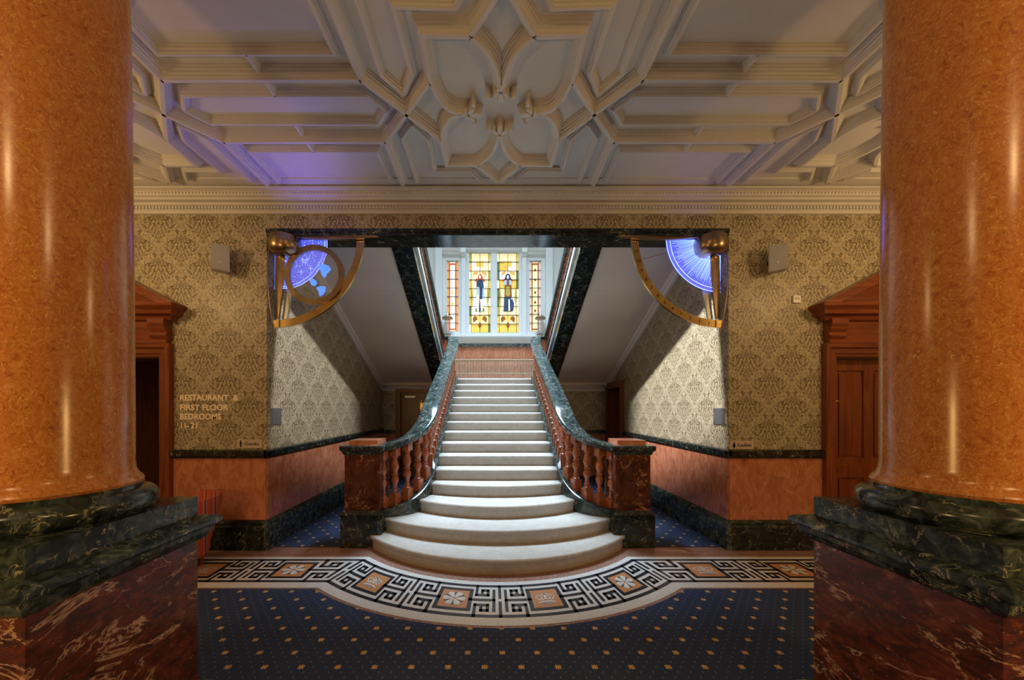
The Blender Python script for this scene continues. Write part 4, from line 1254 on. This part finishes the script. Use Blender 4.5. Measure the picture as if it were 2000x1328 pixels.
# ================================================================ ASTRONOMICAL DIALS IN THE CORNERS OF THE OPENING
YD = YW + 0.06
def ringmesh(cx, cz, r0, r1, a0, a1, y0, y1, n=40):
    b = MB()
    vs = []
    for i in range(n + 1):
        a = a0 + (a1 - a0) * i / n
        for r in (r0, r1):
            for y in (y0, y1):
                vs.append((cx + r * math.cos(a), y, cz + r * math.sin(a)))
    fs = []
    for i in range(n):
        q, w_ = i * 4, i * 4 + 4
        fs += [(q, w_, w_ + 1, q + 1), (q + 2, q + 3, w_ + 3, w_ + 2), (q, q + 2, w_ + 2, w_), (q + 1, w_ + 1, w_ + 3, q + 3)]
    fs += [(0, 1, 3, 2), (n * 4, n * 4 + 2, n * 4 + 3, n * 4 + 1)]
    return b.add(vs, fs)
KD = YD / F
for s in (-1, 1):
    cx, cz = s * 2.67, CZ + (VPY - 462) * KD
    nm = 'star map' if s < 0 else 'sun ray'
    D = thing('astronomical_dial', (cx, YD, cz), 'bronze quarter circle dial with blue lit %s glass in the corner of the opening' % nm, 'dial')
    a0, a1 = (-PI / 2, 0.0) if s < 0 else (PI, 1.5 * PI)
    def an(t):     # t: 0 at the lintel, 1 at the jamb
        return (-t * PI / 2) if s < 0 else (PI + t * PI / 2)
    ringmesh(cx, cz, 1.00, 1.085, a0, a1, YD - 0.012, YD + 0.012, 48).build('hour_ring', MT['brass'], D, smooth=30)
    # tapering blade under the lintel and along the jamb
    n = 14
    top = [(cx - s * 0.05 - s * 1.22 * i / n, cz + 0.045 - 0.075 * (i / n) ** 2) for i in range(n + 1)]
    bot = [(cx - s * 0.05 - s * 1.22 * i / n, cz + 0.045 - 0.075 * (i / n) ** 2 - 0.085 * math.sin(PI * (0.12 + 0.88 * i / n)) - 0.004) for i in range(n + 1)]
    MB().prism(top + bot[::-1], YD - 0.06, YD - 0.03, XZ).build('lintel_blade', MT['bronze'], D)
    jb = [(cx - s * 0.02, cz - 0.10), (cx - s * 0.13, cz - 0.10), (cx - s * 0.12, cz - 0.45), (cx - s * 0.05, cz - 0.98), (cx - s * 0.005, cz - 0.96)]
    MB().prism(jb, YD + 0.02, YD + 0.05, XZ).build('jamb_blade', MT['bronze'], D)
    MB().prism([(cx - s * 0.11, cz - 0.60), (cx - s * 0.20, cz - 0.60), (cx - s * 0.13, cz - 0.96), (cx - s * 0.07, cz - 0.97)], YD + 0.06, YD + 0.08, XZ).build('pale_fin', MT['steel'], D)
    wire = [(cx + s * 0.01 - s * 0.07 * (t / 12) ** 3, YD - 0.04 - 0.05 * math.sin(PI * t / 12), cz - 0.02 - 1.17 * t / 12) for t in range(13)]
    MB().tube(wire, 0.007, 8).build('curved_rod', MT['bronze'], D, smooth=50)
    # brass dome lamp
    lx = cx - s * 0.155
    dome = [(0.02, 0.0), (0.13, -0.008), (0.165, -0.03), (0.178, -0.09), (0.172, -0.16), (0.150, -0.21), (0.130, -0.225)]
    MB().lathe(dome, 32, lx, YD - 0.02, cz + 0.0, cap=False).build('dome_shade', MT['bronze'], D, smooth=40)
    MB().lathe([(0.160, -0.172), (0.135, -0.222), (0.10, -0.245), (0.03, -0.25)], 32, lx, YD - 0.02, cz, cap=False).build('dome_lip', MT['brass'], D, smooth=40)
    MB().box(lx - 0.02, lx + 0.02, YD - 0.04, YD, cz - 0.01, 3.68).build('dome_stem', MT['brass'], D)
    # etched glass
    if s > 0:
        MB().prism([(cx + 0.0, cz - 0.0)] + [(cx + 0.655 * math.cos(an(i / 24)), cz + 0.655 * math.sin(an(i / 24))) for i in range(25)], YD + 0.030, YD + 0.036, XZ).build('etched_glass', MT['dial_glass'], D)
        ry = MB()
        for i in range(84):
            a = an((i + 0.5 + random.uniform(-.3, .3)) / 84)
            r0 = 0.20; r1 = random.uniform(0.50, 0.60)
            ca, sa = math.cos(a), math.sin(a)
            wv = random.uniform(0.0012, 0.0026)
            ry.add([(cx + r0 * ca - wv * sa, YD + 0.028, cz + r0 * sa + wv * ca), (cx + r0 * ca + wv * sa, YD + 0.028, cz + r0 * sa - wv * ca),
                    (cx + r1 * ca + wv * .5 * sa, YD + 0.028, cz + r1 * sa - wv * .5 * ca), (cx + r1 * ca - wv * .5 * sa, YD + 0.028, cz + r1 * sa + wv * .5 * ca)], [(0, 1, 2, 3)])
        ry.build('etched_rays', MT['led'], D, kind='stuff')
        for r_ in (0.605, 0.65):
            ringmesh(cx, cz, r_ - 0.002, r_ + 0.002, a0, a1, YD + 0.024, YD + 0.030).build('etched_arc', MT['led_pale'], D)
        for i, tx in enumerate(['12', '11', '10', '9', '8', '7', '6', '5', '4', '3', '2', '1', '1']):
            a = PI + math.radians(3.6 + 6.45 * i)
            r_ = 1.042
            o = text(tx, (cx + r_ * math.cos(a) - (0.026 if len(tx) > 1 else 0.014), YD - 0.0135, cz + r_ * math.sin(a) - 0.019), 0.055, MT['black'], D, 'hour_numeral')
        MB().tube([(cx - 0.66, YD + 0.02, cz - 0.19), (cx - 1.0, YD + 0.02, cz - 0.275)], 0.0025, 6).build('pointer', MT['bronze'], D)
    else:
        gp = [(cx, cz), (cx + 0.63, cz), (cx + 0.63, cz - 0.17), (cx + 0.57, cz - 0.33), (cx + 0.46, cz - 0.47), (cx + 0.32, cz - 0.565), (cx + 0.20, cz - 0.605), (cx, cz - 0.61)]
        MB().prism(gp, YD + 0.030, YD + 0.036, XZ).build('etched_glass', MT['dial_glass'], D)
        ed = MB()
        for k_, rr_ in ((0.0, 0.0028), (-0.03, 0.002)):
            ed.tube([(x + (k_ if x > cx + .1 else 0), YD + 0.027, z - k_ * 0.8) for x, z in gp[1:]], rr_, 6)
        ed.build('etched_arc', MT['led_pale'], D)
        sr = MB()
        for i in range(620):
            while True:
                u, v = random.uniform(0.03, 0.62), random.uniform(0.03, 0.6)
                if (u / 0.64) ** 2.6 + (v / 0.62) ** 2.6 < 0.92 and not (u < 0.33 and v < 0.23): break
            r_ = random.choice([0.0018, 0.0022, 0.003, 0.0045])
            x, z = cx + u, cz - v
            sr.add([(x - r_, YD + 0.027, z), (x, YD + 0.027, z - r_), (x + r_, YD + 0.027, z), (x, YD + 0.027, z + r_)], [(0, 1, 2, 3)])
        for i in range(7):
            x, z = cx + random.uniform(0.1, 0.5), cz - random.uniform(0.25, 0.45)
            for (dx, dz) in ((0.03, 0.0018), (0.0018, 0.03)):
                sr.add([(x - dx, YD + 0.027, z - dz), (x + dx, YD + 0.027, z - dz), (x + dx, YD + 0.027, z + dz), (x - dx, YD + 0.027, z + dz)], [(0, 1, 2, 3)])
        sr.build('etched_stars', MT['led_pale'], D, kind='stuff')
        # full ring with the map glass
        c2 = px(616, 538, YD)
        ringmesh(c2.x, c2.z, 0.29, 0.352, 0, 2 * PI, YD - 0.035, YD - 0.005, 64).build('map_ring', MT['bronze'], D, smooth=30)
        MB().prism([(c2.x + 0.29 * math.cos(i * PI / 20), c2.z + 0.29 * math.sin(i * PI / 20)) for i in range(40)], YD - 0.018, YD - 0.014, XZ).build('map_glass', MT['clear_glass'], D)
        for pts in ([(623, 520), (634, 517), (644, 521), (648, 528), (640, 536), (637, 544), (630, 539), (628, 530)],
                    [(606, 548), (612, 545), (619, 549), (621, 555), (617, 560), (610, 558)], [(619, 563), (628, 560), (638, 561), (637, 570), (632, 577), (626, 580), (624, 571)]):
            v = [px(x, y, YD) for x, y in pts]
            MB().prism([(p.x, p.z) for p in v], YD - 0.023, YD - 0.019, XZ).build('map_continent', MT['led_map'], D)
# the blue diodes that edge-light the dial glass
light('dial_led_left', 'SPOT', (-2.15, 4.02, 3.34), 13, (0.20, 0.14, 1.0), (PI + 0.80, 0, 0), spot_size=2.0, spot_blend=1.0, shadow_soft_size=0.12)
light('dial_led_right', 'SPOT', (2.30, 3.98, 3.45), 0.8, (0.20, 0.14, 1.0), (PI + 0.3, 0, 0), spot_size=1.9, spot_blend=1.0, shadow_soft_size=0.08)

# ================================================================ STRIPED ARMCHAIR behind the left pedestal
ax, ay = -3.30, 3.50
ch = thing('armchair', (ax, ay, 0), 'red striped upholstered armchair behind the column pedestal near the restaurant lettering', 'armchair')
def tub(r0, r1, z0, z1, a0, a1, lean=0.0, n=20):
    b = MB(); vs = []
    for i in range(n + 1):
        a = a0 + (a1 - a0) * i / n
        for r, z, k in ((r0, z0, 0), (r1, z0, 0), (r1 + lean, z1 - 0.05, 1), (r1 + lean - 0.02, z1, 1), (r0 + lean + 0.02, z1, 1), (r0 + lean, z1 - 0.05, 1)):
            vs.append((ax + r * math.cos(a), ay + r * math.sin(a), z))
    q = 6
    fs = [(i * q + j, i * q + (j + 1) % q, (i + 1) * q + (j + 1) % q, (i + 1) * q + j) for i in range(n) for j in range(q)]
    fs += [tuple(range(q)), tuple(n * q + j for j in range(q))]
    return b.add(vs, fs)
tub(0.20, 0.29, 0.14, 0.74, -PI * 0.62, PI * 0.5, 0.13).build('backrest', MT['stripes'], ch, smooth=50)
MB().lathe([(0.27, 0.14), (0.31, 0.17), (0.32, 0.38), (0.30, 0.43), (0.2, 0.45), (0.02, 0.455)], 28, ax, ay).build('seat', MT['stripes'], ch, smooth=50)
for a in (0.8, 2.4, 3.9, 5.5):
    MB().lathe([(0.016, 0), (0.026, 0.15)], 8, ax + 0.24 * math.cos(a), ay + 0.24 * math.sin(a), 0.0).build('leg', MT['mahogany'], ch, smooth=50)
